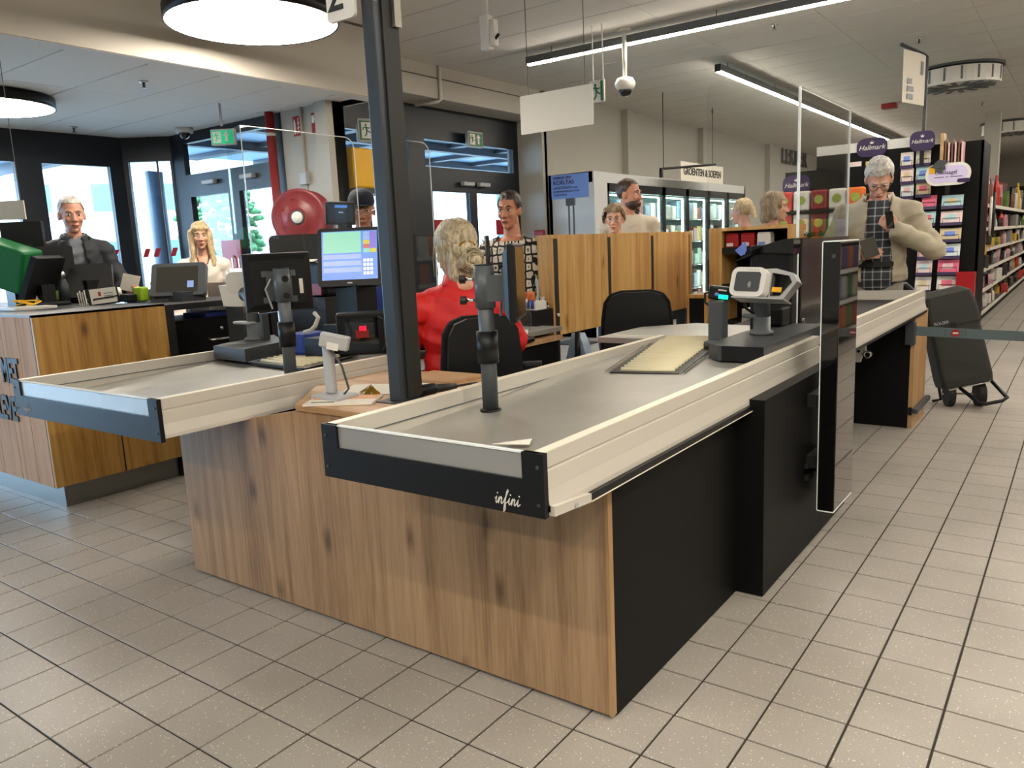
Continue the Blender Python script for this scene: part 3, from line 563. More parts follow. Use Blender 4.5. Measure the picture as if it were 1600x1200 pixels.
# ---- terminal base plates
def chamf(t,x0,x1,y0,y1,z0,z1,c,left=True):
    P=[(x0+(c if left else 0),y0),(x1-(0 if left else c),y0),(x1,y0+(0 if left else c)),(x1,y1),(x0,y1),(x0,y0+(c if left else 0))]
    Q=[]
    for q in P:
        if not Q or (Vector(q)-Vector(Q[-1])).length>1e-5: Q.append(q)
    return MB().prism(Q,z0,z1).build('mount_plate','dark_grey',t)
t=thing('card_terminal','white card payment terminal with dark screen on a grey swivel mount','card terminal',(-1.05,3.2,.806))
chamf(t,-1.20,-.955,2.90,3.75,.806,.865,.07); MB().box(-1.12,-.957,2.899,2.9,.806,.865).build('plate_front','black_plastic',t)
q=onz(1190,522,.866); x,y=q.x,q.y
MB().lathe([(.001,0),(.05,0),(.05,.012),(.036,.02),(.036,.075),(.001,.075)],(x,y,.866),24).build('swivel_base','mid_grey',t,True)
MB().cbox(x-.075,x+.02,y-.03,y+.03,.935,.955,.006).build('tilt_lever','mid_grey',t)
MB().lathe([(.034,0),(.034,.11),(.04,.13),(.04,.17),(.001,.175)],(x,y,.935),24).build('column','mid_grey',t,True)
MB().cyl((x-.055,y-.01,1.10),(x+.05,y-.01,1.10),.04,n=20).build('joint','dark_grey',t,True); MB().cyl((x+.01,y-.06,1.095),(x+.01,y-.03,1.095),.012,n=12).build('bolt','chrome',t,True)
c=deep(1168,440,3.2); M=frame(c,(.99,-.12,-.03),(.05,.30,.95))
MB(M).prism(rrect(.150,.122,.03),-.05,.0).build('terminal_body','white_plastic',t); MB(M).prism(rrect(.108,.082,.012),.0,.003).build('screen','dark_grey',t)
mb=MB(M)
for k,rr in enumerate((.007,.012,.017)): mb.tube([(.0+rr*math.cos(a),-.012+rr*math.sin(a),.004) for a in (-.9,-.45,0,.45,.9)],.0015,5)
mb.build('contactless_mark','light_grey',t)
for k in range(4): MB(M).box(-.006+.014*k,.0+.014*k,.049,.052,.0005,.003).build('led','light_grey',t)
MB(M).prism([(-.06,.061),(.09,.070),(.165,.052),(.185,.02),(.14,-.055),(.075,-.061),(.075,.0)],-.10,-.05).build('hood','light_grey',t)
MB(M).prism([(.08,.05),(.15,.04),(.165,.015),(.125,-.042),(.085,-.045)],-.05,-.044).build('keypad_recess','black_gloss',t)
MB(M).box(.09,.13,-.03,-.01,-.044,-.04).build('key','yellow_paint',t); MB(M).box(-.06,.16,-.068,-.062,-.09,.0).build('tray','light_grey',t)
MB().tube([(x-.06,y,1.11),(x-.085,y-.02,1.04),(x-.06,y-.03,.98),(x-.02,y-.02,.95)],.006,6).build('cable','black_plastic',t,True)
# scanner post
t=thing('hand_scanner','small black hand scanner with green light on a blue grey post','scanner',tuple(onz(1122,512,.815)))
a=deep(1122,508,3.45); b_=deep(1122,468,3.45)
MB().cbox(a.x-.035,a.x+.035,a.y-.035,a.y+.035,.812,b_.z,.01).build('post','pole_grey',t)
M=frame(deep(1124,458,3.43),(.95,.3,-.15),(0,0,1)); MB(M).cbox(-.045,.045,-.03,.03,-.05,.02,.008).build('scanner_body','black_plastic',t); MB(M).box(.0,.04,-.022,-.004,.02,.024).build('light','led_green',t); MB(M).box(-.005,.03,.012,.018,.02,.0215).build('label_strip','white_plastic',t)
MB(M).tube([(-.04,.0,0),(-.06,-.01,.0),(-.055,-.05,.0),(-.03,-.06,0)],.005,6).build('cable','black_plastic',t); MB(M).ell((-.01,-.005,.02),(.01,.008,.004)).build('button','sticker_blue',t)
MB().cbox(a.x-.02,a.x+.13,a.y-.12,a.y-.05,.815,.84,.006).build('foot','pole_grey',t)
# black printer tower
c=deep(1212,455,3.75); t=thing('receipt_printer','tall black printer housing with curved hood behind the card terminal','printer',(c.x,c.y,.81))
MB().cbox(c.x-.10,c.x+.10,c.y-.08,c.y+.14,.81,1.235,.012).build('tower','black_plastic',t)
mb=MB(); P=[(c.x-.17,1.16)]+[(c.x-.17+.04*k,1.16+.10*math.sin(k*math.pi/14)) for k in range(1,8)]+[(c.x+.11,1.23),(c.x+.11,1.19),(c.x-.05,1.20)]
mb.prism(P,c.y-.10,c.y+.12,'y').build('hood','black_gloss',t)
M=frame((c.x-.135,c.y-.102,1.215),(1,0,0),(0,0,1)); MB(M).prism([(-.028,.0),(.0,-.028),(.02,-.02),(.028,0),(.025,.04),(.01,.03)],-.002,.002).build('sticker','sticker_blue',t)
MB().cbox(c.x-.02,c.x+.10,c.y-.22,c.y-.09,.868,.955,.012).build('adapter','black_plastic',t)
MB().tube([(c.x-.01,c.y-.2,.87),(c.x+.02,c.y-.25,.885),(c.x+.05,c.y-.24,.87)],.006,6).build('cable','black_plastic',t)

# ---- clear screens of the near counter
Q=onz(1244,521,.812); A=onz(1105,122,1.93); zt=1.925
t=thing('plexiglass_screen','clear L shaped screen standing above the card terminal','screen',(Q.x,Q.y,.812))
yB=onx(1326,260,Q.x).y
MB().box(Q.x-.004,Q.x+.004,Q.y,yB,.82,zt).build('side_sheet','plexi',t)
MB().box(Q.x-.006,Q.x+.006,Q.y-.008,Q.y,.82,zt+.01).build('sheet_edge','edge_light_paint',t)
MB().box(Q.x-.005,Q.x+.005,yB,yB+.004,1.24,zt).build('sheet_edge','edge_light_paint',t); MB().box(Q.x-.004,Q.x+.004,Q.y,yB,zt,zt+.003).build('sheet_edge','edge_light_paint',t)
d=Vector((A.x-Q.x,A.y-Q.y,0)); L=d.length; M=frame((Q.x,Q.y,0),d,(0,0,1))
P=[(0.01,1.33),(L-.06,1.33)]+arcpoly(L-.06,1.39,.06,-90,0,6)+arcpoly(L-.06,zt-.06,.06,0,90,6)+[(0.01,zt)]
MB(M).prism(P,-.003,.003).build('front_sheet','plexi',t); MB(M).tube([(a_,b2,0) for a_,b2 in P[1:]],.0022,5).build('sheet_edge','edge_light_paint',t)
MB().box(Q.x+.008,Q.x+.016,Q.y+.01,yB-.02,.83,1.255).build('dark_plate','smoked_plate',t) if False else None
mat('smoke_plate','#2c2728',.18)
MB().box(Q.x+.008,Q.x+.016,Q.y+.02,yB-.02,.83,1.255).build('dark_plate','smoke_plate',t)
for z in (.87,1.28): MB().cyl((Q.x+.02,Q.y+.03,z),(Q.x+.03,Q.y+.03,z),.012,n=12).build('screw','chrome',t)
# ---- glossy gate pillar
t=thing('gate_pillar','tall glossy black gate pillar with mirror side beside the near counter','pillar',(-.79,3.2,.19))
x0=ony(1277,790,3.11).x; x1=-.745
MB().box(x0,x1,3.11,3.40,.19,1.243).build('body','black_gloss',t)
MB().box(x1,x1+.003,3.12,3.40,.195,1.24).build('mirror_side','mirror_black',t) if 'mirror_black' in MATS else None
mat('mirror_black','#6a6560',.03,.9); MB().box(x1,x1+.003,3.115,3.40,.195,1.24).build('mirror_side','mirror_black',t)
for (a0,a1,b0,b1,z0,z1) in ((x0-.003,x0,3.107,3.113,.19,1.243),(x0,x1+.003,3.107,3.40,.186,.19),(x0,x1+.003,3.107,3.40,1.243,1.247)): MB().box(a0,a1,b0,b1,z0,z1).build('edge_line','edge_light_paint',t)
MB().cyl((x0+.04,3.11,1.19),(x0+.04,3.105,1.19),.008).build('lock','dark_grey',t)
MB().box(-.86,x0,3.14,3.34,.35,.40).build('mount','black_matte',t); MB().box(-.86,x0,3.14,3.34,.60,.65).build('mount','black_matte',t)

# ---- far belt of the near lane
t=thing('feed_belt','far loading belt of the near lane with white rail and oak end','checkout counter',(-1.2,5.6,0),group='checkout counters')
rail(t,-.855,1,3.6,5.86,.872,.742); rail(t,-1.56,-1,4.35,5.86,.872,.742)
MB().box(-1.56,-.855,5.845,5.875,.742,.872).build('end_rail','white_alu',t); MB().box(-1.53,-.885,3.85,5.84,.79,.81).build('belt','rubber',t); MB().box(-1.54,-.88,3.6,5.84,.742,.79).build('belt_pan','dark_grey',t)
MB().box(-.858,-.838,3.6,5.86,.728,.742).build('bumper','black_plastic',t)
MB().box(-1.5,-.875,5.52,5.96,.0,.742).build('body','black_panel',t); MB().box(-.875,-.85,5.515,5.985,0,.742).build('oak_side','oak_edge',t)
MB().cbox(-.85,-.815,5.5,6.02,.10,.135,.008).build('floor_bumper','dark_grey',t); MB().box(-.87,-.85,5.50,5.52,.09,.14).build('bumper_end','black_plastic',t)
M=frame(ony(1348,548,5.1),(1,0,0),(0,0,1)); MB(M).prism([(-.05,-.07),(-.01,-.07),(.0,-.03),(.02,.0),(.015,.06),(-.02,.09),(-.05,.08)],-.02,.02).build('hook_plate','white_plastic',t); MB(M).lathe([(.014,-.03),(.024,-.03),(.024,.03),(.014,.03)],(.03,-.02,0),14,close=True).build('hook','chrome',t,True); MB(M).cyl((-.02,.0,.02),(-.02,0,.024),.01).build('hole','black_plastic',t)
# barrier tape
a=ony(1426,517,5.50); t=thing('barrier_tape','grey green retractable barrier tape with red no entry discs','barrier',tuple(a))
z1=a.z; x9=1.35; P=[(a.x+.02+(x9-a.x)*k/12, 5.50+.35*k/12, z1-.02*math.sin(k*math.pi/12)-.055*k/12) for k in range(13)]
mat('tape','#4d5c60',.6); mb=MB()
for p_,q_ in zip(P,P[1:]): mb.add([(p_[0],p_[1],p_[2]-.03),(q_[0],q_[1],q_[2]-.03),(q_[0],q_[1],q_[2]+.03),(p_[0],p_[1],p_[2]+.03),(p_[0],p_[1]+.002,p_[2]-.03),(q_[0],q_[1]+.002,q_[2]-.03),(q_[0],q_[1]+.002,q_[2]+.03),(p_[0],p_[1]+.002,p_[2]+.03)],[(0,1,2,3),(7,6,5,4),(3,2,6,7),(0,4,5,1)])
mb.build('tape','tape',t); MB().cbox(a.x-.04,a.x+.02,5.47,5.515,z1-.09,z1+.06,.008).build('tape_head','dark_grey',t)
for k in range(5):
    f_=(ony(1494,518,5.56).x+.385*k-P[0][0])/(P[-1][0]-P[0][0])
    if f_>.98: break
    i=min(11,int(f_*12)); g_=f_*12-i; c=Vector(P[i]).lerp(Vector(P[i+1]),g_); M=frame(c+Vector((0,-.003,0)),(1,.15,0),(0,0,1))
    MB(M).lathe([(.001,0),(.023,0),(.023,.002),(.001,.002)],(0,0,0),20).build('no_entry_disc','red_gloss',t); MB(M).box(-.015,.015,-.005,.005,.002,.004).build('no_entry_bar','white_plastic',t)
    for s in (-1,1): MB(M).tube([(s*.03,-.02,0),(s*.058,-.02,0),(s*.058,.02,0),(s*.03,.02,0)],.0012,4).build('print','mid_grey',t)
MB().cyl((x9+.03,5.86,0),(x9+.03,5.86,1.0),.03,n=16).build('post','black_plastic',t,True); MB().lathe([(.001,0),(.17,0),(.16,.02),(.03,.03),(.001,.03)],(x9+.03,5.86,0),24).build('post_base','black_plastic',t,True)

# ================================================================ MIDDLE: pole, desk things
pb=onz(637,626,.777); t=thing('sign_pole','tall dark square pole with lane number sign at its top','pole',(pb.x,pb.y,.777))
MB().box(pb.x-.05,pb.x+.02,pb.y-.045,pb.y+.03,.777,ZU).build('post','pole_dark',t) if 'pole_dark' in MATS else None
mat('pole_dark','#2a3036',.4)
MB().cbox(pb.x-.047,pb.x+.012,pb.y-.04,pb.y+.045,.777,ZU,.006).build('post','pole_dark',t); MB().box(pb.x+.012,pb.x+.020,pb.y-.015,pb.y+.055,.79,ZU).build('inlay','black_matte',t)
MB().box(pb.x+.0135,pb.x+.032,pb.y+.028,pb.y+.058,1.98,ZU).build('side_profile','alu_pole',t)
MB().box(pb.x-.08,pb.x+.04,pb.y-.07,pb.y+.07,.777,.781).build('foot_plate','dark_grey',t)
a=ony(537,15,pb.y-.045); M=frame((pb.x,pb.y-.06,2.01),(1,0,0),(0,0,1))
MB(M).prism([(x_+-.105,y_+.13) for x_,y_ in rrect(.125,.27,.015)],0,.012).build('number_sign','white_plastic',t); text('2',.16,'black_matte',M@Matrix.Translation((-.125,.075,.013)),t,name='number')
MB(M).prism([(x_+.10,y_+.16) for x_,y_ in rrect(.15,.27,.015)],.0,.012).build('number_sign','white_plastic',t)
# tilting stand with keypad
q=onz(500,628,.777); t=thing('keypad_stand','light grey post with small angled keypad at the desk edge','stand',(q.x,q.y,.777))
MB().cbox(q.x-.05,q.x+.09,q.y-.0,q.y+.10,.777,.80,.006).build('foot','light_grey',t)
MB().cbox(q.x-.006,q.x+.03,q.y+.03,q.y+.06,.80,1.0,.008).build('post','light_grey',t)
MB(frame((q.x+.05,q.y+.045,.985),(.8,.6,-.25),(0,0,1))).cbox(-.05,.05,-.025,.025,-.02,.02,.006).build('head','light_grey',t); MB(frame((q.x+.05,q.y+.022,.975),(.8,.6,-.25),(0,0,1))).box(-.01,.03,-.015,.01,0,.004).build('print','white_plastic',t)
MB().tube([(q.x+.03,q.y+.04,.96),(q.x+.07,q.y+.05,.90),(q.x+.085,q.y+.06,.82),(q.x+.07,q.y+.05,.80)],.004,6).build('cable','dark_grey',t)
# magazine, papers, foil, microphone
def flat(name,label,cat,px,w,h,ang,z,m,th=.004):
    c=onz(*px,z); M=Matrix.Translation((c.x,c.y,z))@Matrix.Rotation(ang,4,'Z'); o=MB(M).box(-w/2,w/2,-h/2,h/2,0,th).build(name,m); return tag(o,label,cat)
mg=thing('magazine','folded orange and white magazine on the oak desk edge','magazine',tuple(onz(535,628,.778)))
c=onz(537,627,.778); M=Matrix.Translation((c.x,c.y,.778))@Matrix.Rotation(.55,4,'Z'); MB(M).box(-.12,.12,-.075,.075,0,.007).build('pages','white_paper',mg); MB(M).box(-.12,.12,-.0,.075,.007,.0085).build('cover_print','peach',mg) if 'peach' in MATS else None
mat('peach','#cf9468',.5); MB(M).box(-.11,.115,.0,.07,.007,.0085).build('cover_print','peach',mg); MB(M).box(-.1,-.02,-.05,-.04,.007,.008).build('cover_line','dark_grey',mg)
flat('paper_sheet','white paper sheet lying on the desk behind the gold foil','paper',(600,608),.3,.21,.5,.778,'white_paper',.002)
c=onz(578,616,.782); mb=MB(Matrix.Translation((c.x,c.y,.783)))
for k in range(7): a=k*.9; mb.add([(.05*math.cos(a),.025*math.sin(a),0),(.05*math.cos(a+.8),.025*math.sin(a+.8),.004),(.01,.0,.028+.008*(k%2))],[(0,1,2)])
tag(mb.build('foil_wrapper','gold_foil'),'crumpled gold foil wrapper on the desk papers','wrapper')
a=onz(660,610,.80); b_=onz(712,602,.80); t=thing('microphone','black handheld microphone lying on the desk by the pole','microphone',(a.x,a.y,.777))
MB().cap((a.x,a.y,.80),(a.x+(b_.x-a.x)*.3,a.y+(b_.y-a.y)*.3,.80),.022,.021).build('head','black_plastic',t,True); MB().cyl((a.x+(b_.x-a.x)*.3,a.y+(b_.y-a.y)*.3,.80),(b_.x,b_.y,.797),.016,.012).build('handle','black_matte',t,True)
MB().tube([(b_.x,b_.y,.797),(b_.x+.03,b_.y+.05,.80),(b_.x+.0,b_.y+.12,.79)],.004,6).build('cable','black_plastic',t)
flat('cash_tray','oak coloured tray board behind the pole on the desk','tray',(690,592),.26,.2,0,.778,'oak_flat',.012)
# customer monitors on poles (local frame: screen faces +X, panel runs along Y)
def lane_monitor(lab,pole,z0,ztop,rz,yc=0):
    t=thing('lane_monitor',lab,'monitor',(pole[0],pole[1],z0),rz,group='customer monitors on poles'); H=ztop-z0; B=lambda mb,n,m,s=False: mb.build(n,m,t,s,local=True)
    B(MB().lathe([(.001,0),(.034,0),(.034,.006),(.026,.008)],n=24),'flange','black_plastic',True)
    B(MB().cyl((0,0,0),(0,0,H-.01),.0255,n=20),'tube','pole_grey',True); B(MB().cyl((0,0,.155),(0,0,.255),.034,n=20),'sleeve','black_plastic',True)
    B(MB().cyl((0,0,H-.13),(0,0,H),.032,n=20),'clamp','pole_grey',True); B(MB().cyl((0,0,H),(0,0,H+.004),.03,n=20),'cap','black_plastic',True)
    for dz in (.04,.105): B(MB().cyl((-.06,0,H-dz),(-.03,0,H-dz),.005),'bolt','chrome',True); B(MB().cyl((-.078,0,H-dz),(-.06,0,H-dz),.013,n=8),'knob','black_plastic')
    B(MB().box(0,.07,-.03,.03,H-.11,H-.03),'bracket','pole_grey')
    for dy in (-.055,.055):
        for dz in (.02,.125): B(MB().box(.062,.07,dy-.012,dy+.012,H-dz-.012,H-dz+.012),'vesa_tab','pole_grey')
    B(MB().box(.062,.069,-.05,.05,H-.13,H-.01),'vesa_plate','pole_grey')
    zc=H-.055; w,h=.135,.118
    c=B(MB().cbox(.085,.108,yc-w,yc+w,zc-h,zc+h,.006),'case','black_plastic')
    # bevelled rear shell
    B(MB().add([(.069,yc-w+.03,zc-h+.03),(.069,yc+w-.03,zc-h+.03),(.069,yc+w-.03,zc+h-.03),(.069,yc-w+.03,zc+h-.03),(.088,yc-w+.004,zc-h+.004),(.088,yc+w-.004,zc-h+.004),(.088,yc+w-.004,zc+h-.004),(.088,yc-w+.004,zc+h-.004)],[(0,3,2,1),(0,1,5,4),(1,2,6,5),(2,3,7,6),(3,0,4,7),(4,5,6,7)]),'back_shell','black_plastic')
    B(MB().box(.108,.1095,yc-w+.012,yc+w-.012,zc-h+.014,zc+h-.012),'screen','screen_dark'); B(MB().box(.0680,.0688,yc-.095,yc-.08,zc-.05,zc+.01),'barcode_sticker','white_paper')
    B(MB().tube([(.05,.035,H-.04),(.045,.06,H-.08),(.04,.04,H-.16)],.004,6),'cable','light_grey')
    return t
q=onz(767,640,.772)
lane_monitor('thin customer monitor on grey pole, seen edge on, near counter',(q.x,q.y),.768,1.225,math.radians(29),.03)
q2=onx(452,560,-2.59)
lane_monitor('customer monitor on grey pole, seen from behind, left counter',(-2.59,q2.y),.768,1.235,math.radians(152),.0)

# ================================================================ LEFT LANE: till equipment
t=thing('card_terminal','grey card terminal mount on dark base at the left counter','card terminal',(-3.3,2.4,.80))
q=onz(384,566,.80); q3=onz(335,560,.80); q4=onz(447,552,.80)
P=[(q.x,q.y),(q4.x,q4.y),(q4.x-.35,q4.y+.2),(q3.x-.05,q3.y+.1),(q3.x,q3.y)]
MB().prism(P,.80,.862).build('mount_plate','dark_grey',t); c=onz(398,531,.862)
MB().lathe([(.001,0),(.05,0),(.05,.012),(.034,.02),(.034,.09),(.001,.09)],(c.x,c.y,.862),20).build('swivel_base','mid_grey',t,True)
MB().cbox(c.x-.12,c.x+.03,c.y-.04,c.y+.01,.945,.96,.006).build('tilt_lever','light_grey',t); MB().lathe([(.03,0),(.03,.12),(.045,.16),(.001,.19)],(c.x,c.y,.94),20).build('column','mid_grey',t,True)
MB().cyl((c.x-.05,c.y,1.1),(c.x+.05,c.y,1.1),.036,n=16).build('joint','dark_grey',t,True)
M=frame((c.x-.06,c.y,1.16),(.5,.85,0),(.3,-.2,1)); MB(M).prism(rrect(.15,.12,.03),-.05,0).build('terminal_body','white_plastic',t)
# POS touch screen
c=deep(546,401,3.95); nrm=(CAM-c); nrm.z=0; nrm.normalize(); rt=Vector((0,0,1)).cross(nrm); rt=(rt+nrm*.22).normalized(); up=Vector((0,0,1))-nrm*.28; up=up-rt*.07
M=frame(c,rt,up); t=thing('till_screen','black till touch screen showing a blue keypad page','till screen',(c.x,c.y,.81))
MB(M).prism(rrect(.325,.30,.018),-.045,0).build('case','black_plastic',t)
MB(M).box(-.140,.142,-.118,.132,0,.002).build('screen_page','screen_blue',t)
MB(M).box(-.132,.06,.02,.128,.002,.003).build('screen_field','screen_green',t)
for k in range(3): MB(M).box(-.132,.06,-.012-.034*k,.012-.034*k,.002,.003).build('screen_field','screen_pale',t)
for r_ in range(5):
    for c_ in range(2):
        MB(M).box(.072+.034*c_,.103+.034*c_,.106-.022*r_,.126-.022*r_,.002,.003).build('screen_button',[['screen_pale','screen_lilac'],['screen_pale','screen_lilac'],['screen_yellow','screen_lilac'],['screen_red','screen_lilac'],['screen_green','screen_yellow']][r_][c_],t)
for r_ in range(4):
    for c_ in range(4): MB(M).box(.07+.0175*c_,.084+.0175*c_,-.03-.022*r_,-.014-.022*r_,.002,.003).build('screen_key','screen_white' if c_<3 else 'screen_blue',t)
MB(M).box(-.012,.012,-.137,-.132,0,.002).build('badge','white_plastic',t)
MB().box(c.x-.10,c.x+.05,c.y-.02,c.y+.12,.93,1.13).build('stand','black_plastic',t); MB().cbox(c.x-.16,c.x+.12,c.y-.08,c.y+.2,.81,.93,.01).build('stand_base','black_plastic',t)
# scanner with red light
c=deep(563,486,3.62); t=thing('bench_scanner','black upright bench scanner glowing red on the left counter','scanner',(c.x,c.y,.812)); nrm=(CAM-c); nrm.z=0; nrm.normalize(); M=frame((c.x,c.y,.812),Vector((0,0,1)).cross(nrm),(0,0,1))
MB(M).cbox(-.115,.125,0,.20,-.10,-.015,.012).build('case','black_plastic',t); MB(M).box(-.095,.075,.02,.175,-.015,-.012).build('window','black_gloss',t)
MB(M).box(-.01,.02,.115,.135,-.012,-.009).build('light_spot','scan_red',t); MB(M).box(-.03,.03,.08,.115,-.012,-.0105).build('mirror','red_paint',t)
MB(M).tube([(.09,.02,-.005),(.105,.04,-.005),(.105,.16,-.005),(.08,.175,-.005)],.004,6).build('trim','dark_grey',t)
MB(M).cbox(.16,.33,0,.25,-.12,-.02,.008).build('side_box','dark_grey',t)
# receipt printer etc behind
c=deep(500,430,4.3); t=thing('receipt_printer','black receipt printer with red flap beside the till screen','printer',(c.x,c.y,.95))
MB().cbox(c.x-.11,c.x+.12,c.y-.08,c.y+.12,1.06,1.25,.02).build('body','black_plastic',t); MB().box(c.x-.08,c.x+.1,c.y-.085,c.y-.08,1.07,1.13).build('flap','red_paint',t); MB().box(c.x-.14,c.x+.14,c.y-.1,c.y+.14,.81,1.06).build('stand','black_matte',t); MB(frame((c.x,c.y-.06,1.255),(1,0,0),(0,1,.3))).box(-.05,.05,-.02,.02,0,.002).build('paper','white_paper',t)
c=deep(462,390,4.5); t=thing('customer_display','black rounded back of a display behind the left monitor','display',(c.x,c.y,.82)); nrm=(CAM-c); nrm.z=0; nrm.normalize(); M=frame(c,Vector((0,0,1)).cross(nrm),(0,0,1))
MB(M).prism(rrect(.29,.17,.03),-.04,0).build('case','black_plastic',t); MB(M).box(-.03,.03,-(c.z-.82),-.06,-.03,-.01).build('stem','black_plastic',t)
c=deep(533,333,4.5); t=thing('price_display','small black price display box above the till screen','display',(c.x,c.y,.82)); nrm=(CAM-c); nrm.z=0; nrm.normalize(); M=frame(c,Vector((0,0,1)).cross(nrm)-Vector((0,0,.05)),(0,0,1))
MB(M).cbox(-.09,.08,-.065,.065,-.06,0,.006).build('case','black_plastic',t); MB(M).box(-.072,.068,-.05,.05,0,.002).build('screen','screen_dark',t); MB(M).box(-.035,.035,.03,.045,.002,.003).build('screen_text','screen_blue',t); MB(M).box(-.015,.012,-.0,.008,.002,.003).build('screen_text','screen_pale',t); MB(M).box(-.02,.02,-(c.z-.82),-.06,-.04,-.02).build('stem','black_plastic',t)
# coin sorter with paper strip
c=deep(490,500,3.7); t=thing('coin_holder','small rack with blue and white strips beside grey post','rack',(c.x,c.y,.81)); MB().cbox(c.x-.15,c.x-.02,c.y-.05,c.y+.1,.81,.92,.02).build('body','blue_cloth',t); MB().box(c.x-.02,c.x+.10,c.y-.05,c.y+.08,.81,.90).build('rack','black_plastic',t)
MB().tube([(c.x-.0,c.y-.06,.93),(c.x+.05,c.y-.06,.94),(c.x+.08,c.y-.06,.96),(c.x+.10,c.y-.055,1.0),(c.x+.07,c.y-.05,1.02)],.010,6).build('paper_strip','white_paper',t)
# left lane clear screens
def sheet(t,X,ya,yb,z0,zt,cut=0):
    P=[(ya,z0),(yb,z0)]+(arcpoly(yb-.06,zt-.06,.06,0,90,6))+[(ya,zt)]
    MB().prism(P,X-.003,X+.003,'x').build('sheet','plexi',t); MB().tube([(X,p[0],p[1]) for p in P[1:]]+[(X,ya,z0)],.003,5).build('sheet_edge','edge_light_paint',t)
X=-3.42; y0=onx(385,300,X).y; y1=onx(558,300,X).y; zt=onx(385,197,X).z
t=thing('plexiglass_screen','clear screen standing on the left counter behind the monitors','screen',(X,y0,.81)); sheet(t,X,y0,y1,1.0,zt)
M=frame((X,y0,0),(-.62,.15,0),(0,0,1)); MB(M).box(0,.2,1.0,zt+.0,-.003,.003).build('front_sheet','plexi',t)
for y in (y0+.03,y1-.03): MB().box(X-.01,X+.01,y-.02,y+.02,.806,1.0).build('leg','dark_grey',t)
X=-3.05; y0=onx(640,320,X).y; y1=onx(672,320,X).y; zt=onx(655,222,X).z
t=thing('plexiglass_screen','narrow clear screen with rounded corner just right of tall pole','screen',(X,y0,.81)); sheet(t,X,y0,y1+.02,1.0,zt); MB().box(X-.012,X+.012,y0,y1,.81,1.0).build('leg','dark_grey',t)

# ================================================================ CHAIRS
def chair(lab,loc,rz,bw,bz0,bz1):
    t=thing('office_chair',lab,'chair',loc,rz,group='cashier chairs')
    # local: sits facing +Y, backrest at -Y
    P=[(-bw/2,bz0)]+[(-bw/2+.0,bz0)]; P=[]
    prof=[(-bw*.50,bz0),(bw*.50,bz0),(bw*.475,bz0+(bz1-bz0)*.55),(bw*.44,bz1-.07),(bw*.36,bz1-.02),(bw*.2,bz1),(-bw*.2,bz1),(-bw*.36,bz1-.02),(-bw*.44,bz1-.07),(-bw*.475,bz0+(bz1-bz0)*.55)]
    mb=MB(); mb.prism([(x_*.9,z_-.01 if z_>bz0 else z_+.02) for x_,z_ in prof],-.24,-.20,'y'); o=mb.build('backrest_shell','black_plastic',t,local=True)
    o=MB().prism(prof,-.205,-.15,'y').build('backrest','black_fabric',t,local=True); m=o.modifiers.new('b','BEVEL'); m.width=.018; m.segments=3
    o=MB().prism(rrect(.46,.44,.09),.43,.51).build('seat','black_fabric',t,local=True); m=o.modifiers.new('b','BEVEL'); m.width=.02; m.segments=3
    MB().tube([(0,-.05,.42),(0,-.22,.42),(0,-.235,bz0+.15)],.025,8).build('back_support','black_plastic',t,local=True)
    MB().cyl((0,0,.12),(0,0,.43),.028).build('column','chrome',t,True,local=True)
    for k in range(5):
        a=k*1.2566; e=(.27*math.cos(a),.27*math.sin(a)); l=MB().tube([(0,0,.13),(e[0],e[1],.085)],[.028,.018],8).build('leg','black_plastic',t,local=True)
        MB().cyl((e[0]-.012,e[1],.03),(e[0]+.012,e[1],.03),.03,n=12).build('caster','black_plastic',t,local=True)
    return t
chair('empty black office chair beside the roller field of near counter',(-2.2,4.3,0),math.radians(28),.44,.62,1.0)

# ================================================================ CABINETS BEHIND
CX=-2.65
t=thing('oak_cabinet','long oak cabinet with three panels behind the empty chair','cabinet',(CX-.2,5.1,0))
CAB=t
ys=[4.10,4.775,5.44,6.13]
MB().box(CX-.11,CX+.004,4.06,6.19,1.318,1.342).build('top_board','oak_gold',t)
o=MB(); pl=[(CX-.40,.735),(CX+.0,.735)]
# end panel with rounded cut-out toward the customer
P=[(CX,.73),(CX,1.318),(CX-.105,1.318),(CX-.105,.93)]+[(CX-.105-.05*(1-math.cos(a_)),.93-.09*math.sin(a_)) for a_ in (0.4,.8,1.2,1.55)]+[(CX-.18,.84),(CX-.18,.73)]
MB().prism(P,4.07,4.095,'y').build('end_panel','oak_gold',t)
for a_,b2 in zip(ys,ys[1:]):
    MB().box(CX-.018,CX+.004,a_+.035,b2-.01,.722,1.318).build('door_panel','oak_gold',t)
    MB().box(CX-.018,CX+.0025,a_-.009,a_+.034,.722,1.318).build('gap_strip','black_matte',t)
    for z in (.77,.85): MB().cyl((CX+.002,a_+.012,z),(CX+.012,a_+.012,z),.011,n=10).build('hinge_button','white_plastic',t)
MB().box(CX-.03,CX-.018,4.09,6.15,.73,1.318).build('carcass','black_panel',t); MB().box(CX-.02,CX+.006,6.15,6.19,.70,1.318).build('end_panel','oak_gold',t)
MB().box(CX-.11,CX-.03,6.15,6.17,.73,1.318).build('side_board','oak_gold',t); MB().box(CX-.18,CX-.03,4.095,6.15,.735,.75).build('shelf','oak_gold',t)
for y in (4.12,5.3,6.1): MB().box(CX-.10,CX-.03,y,y+.06,0,.735).build('leg','black_matte',t)
MB().box(CX-.12,CX-.10,4.1,6.15,.75,1.31).build('rear_panel','oak_gold',t)
t=thing('side_table','oak topped black side cupboard left of the oak cabinet','cupboard',(-2.85,3.6,0)); q=onz(800,545,.76)
MB().box(-3.05,-2.45,3.35,3.85,.735,.76).build('top','oak_flat',t); MB().box(-3.03,-2.47,3.37,3.83,.0,.735).build('body','black_panel',t)
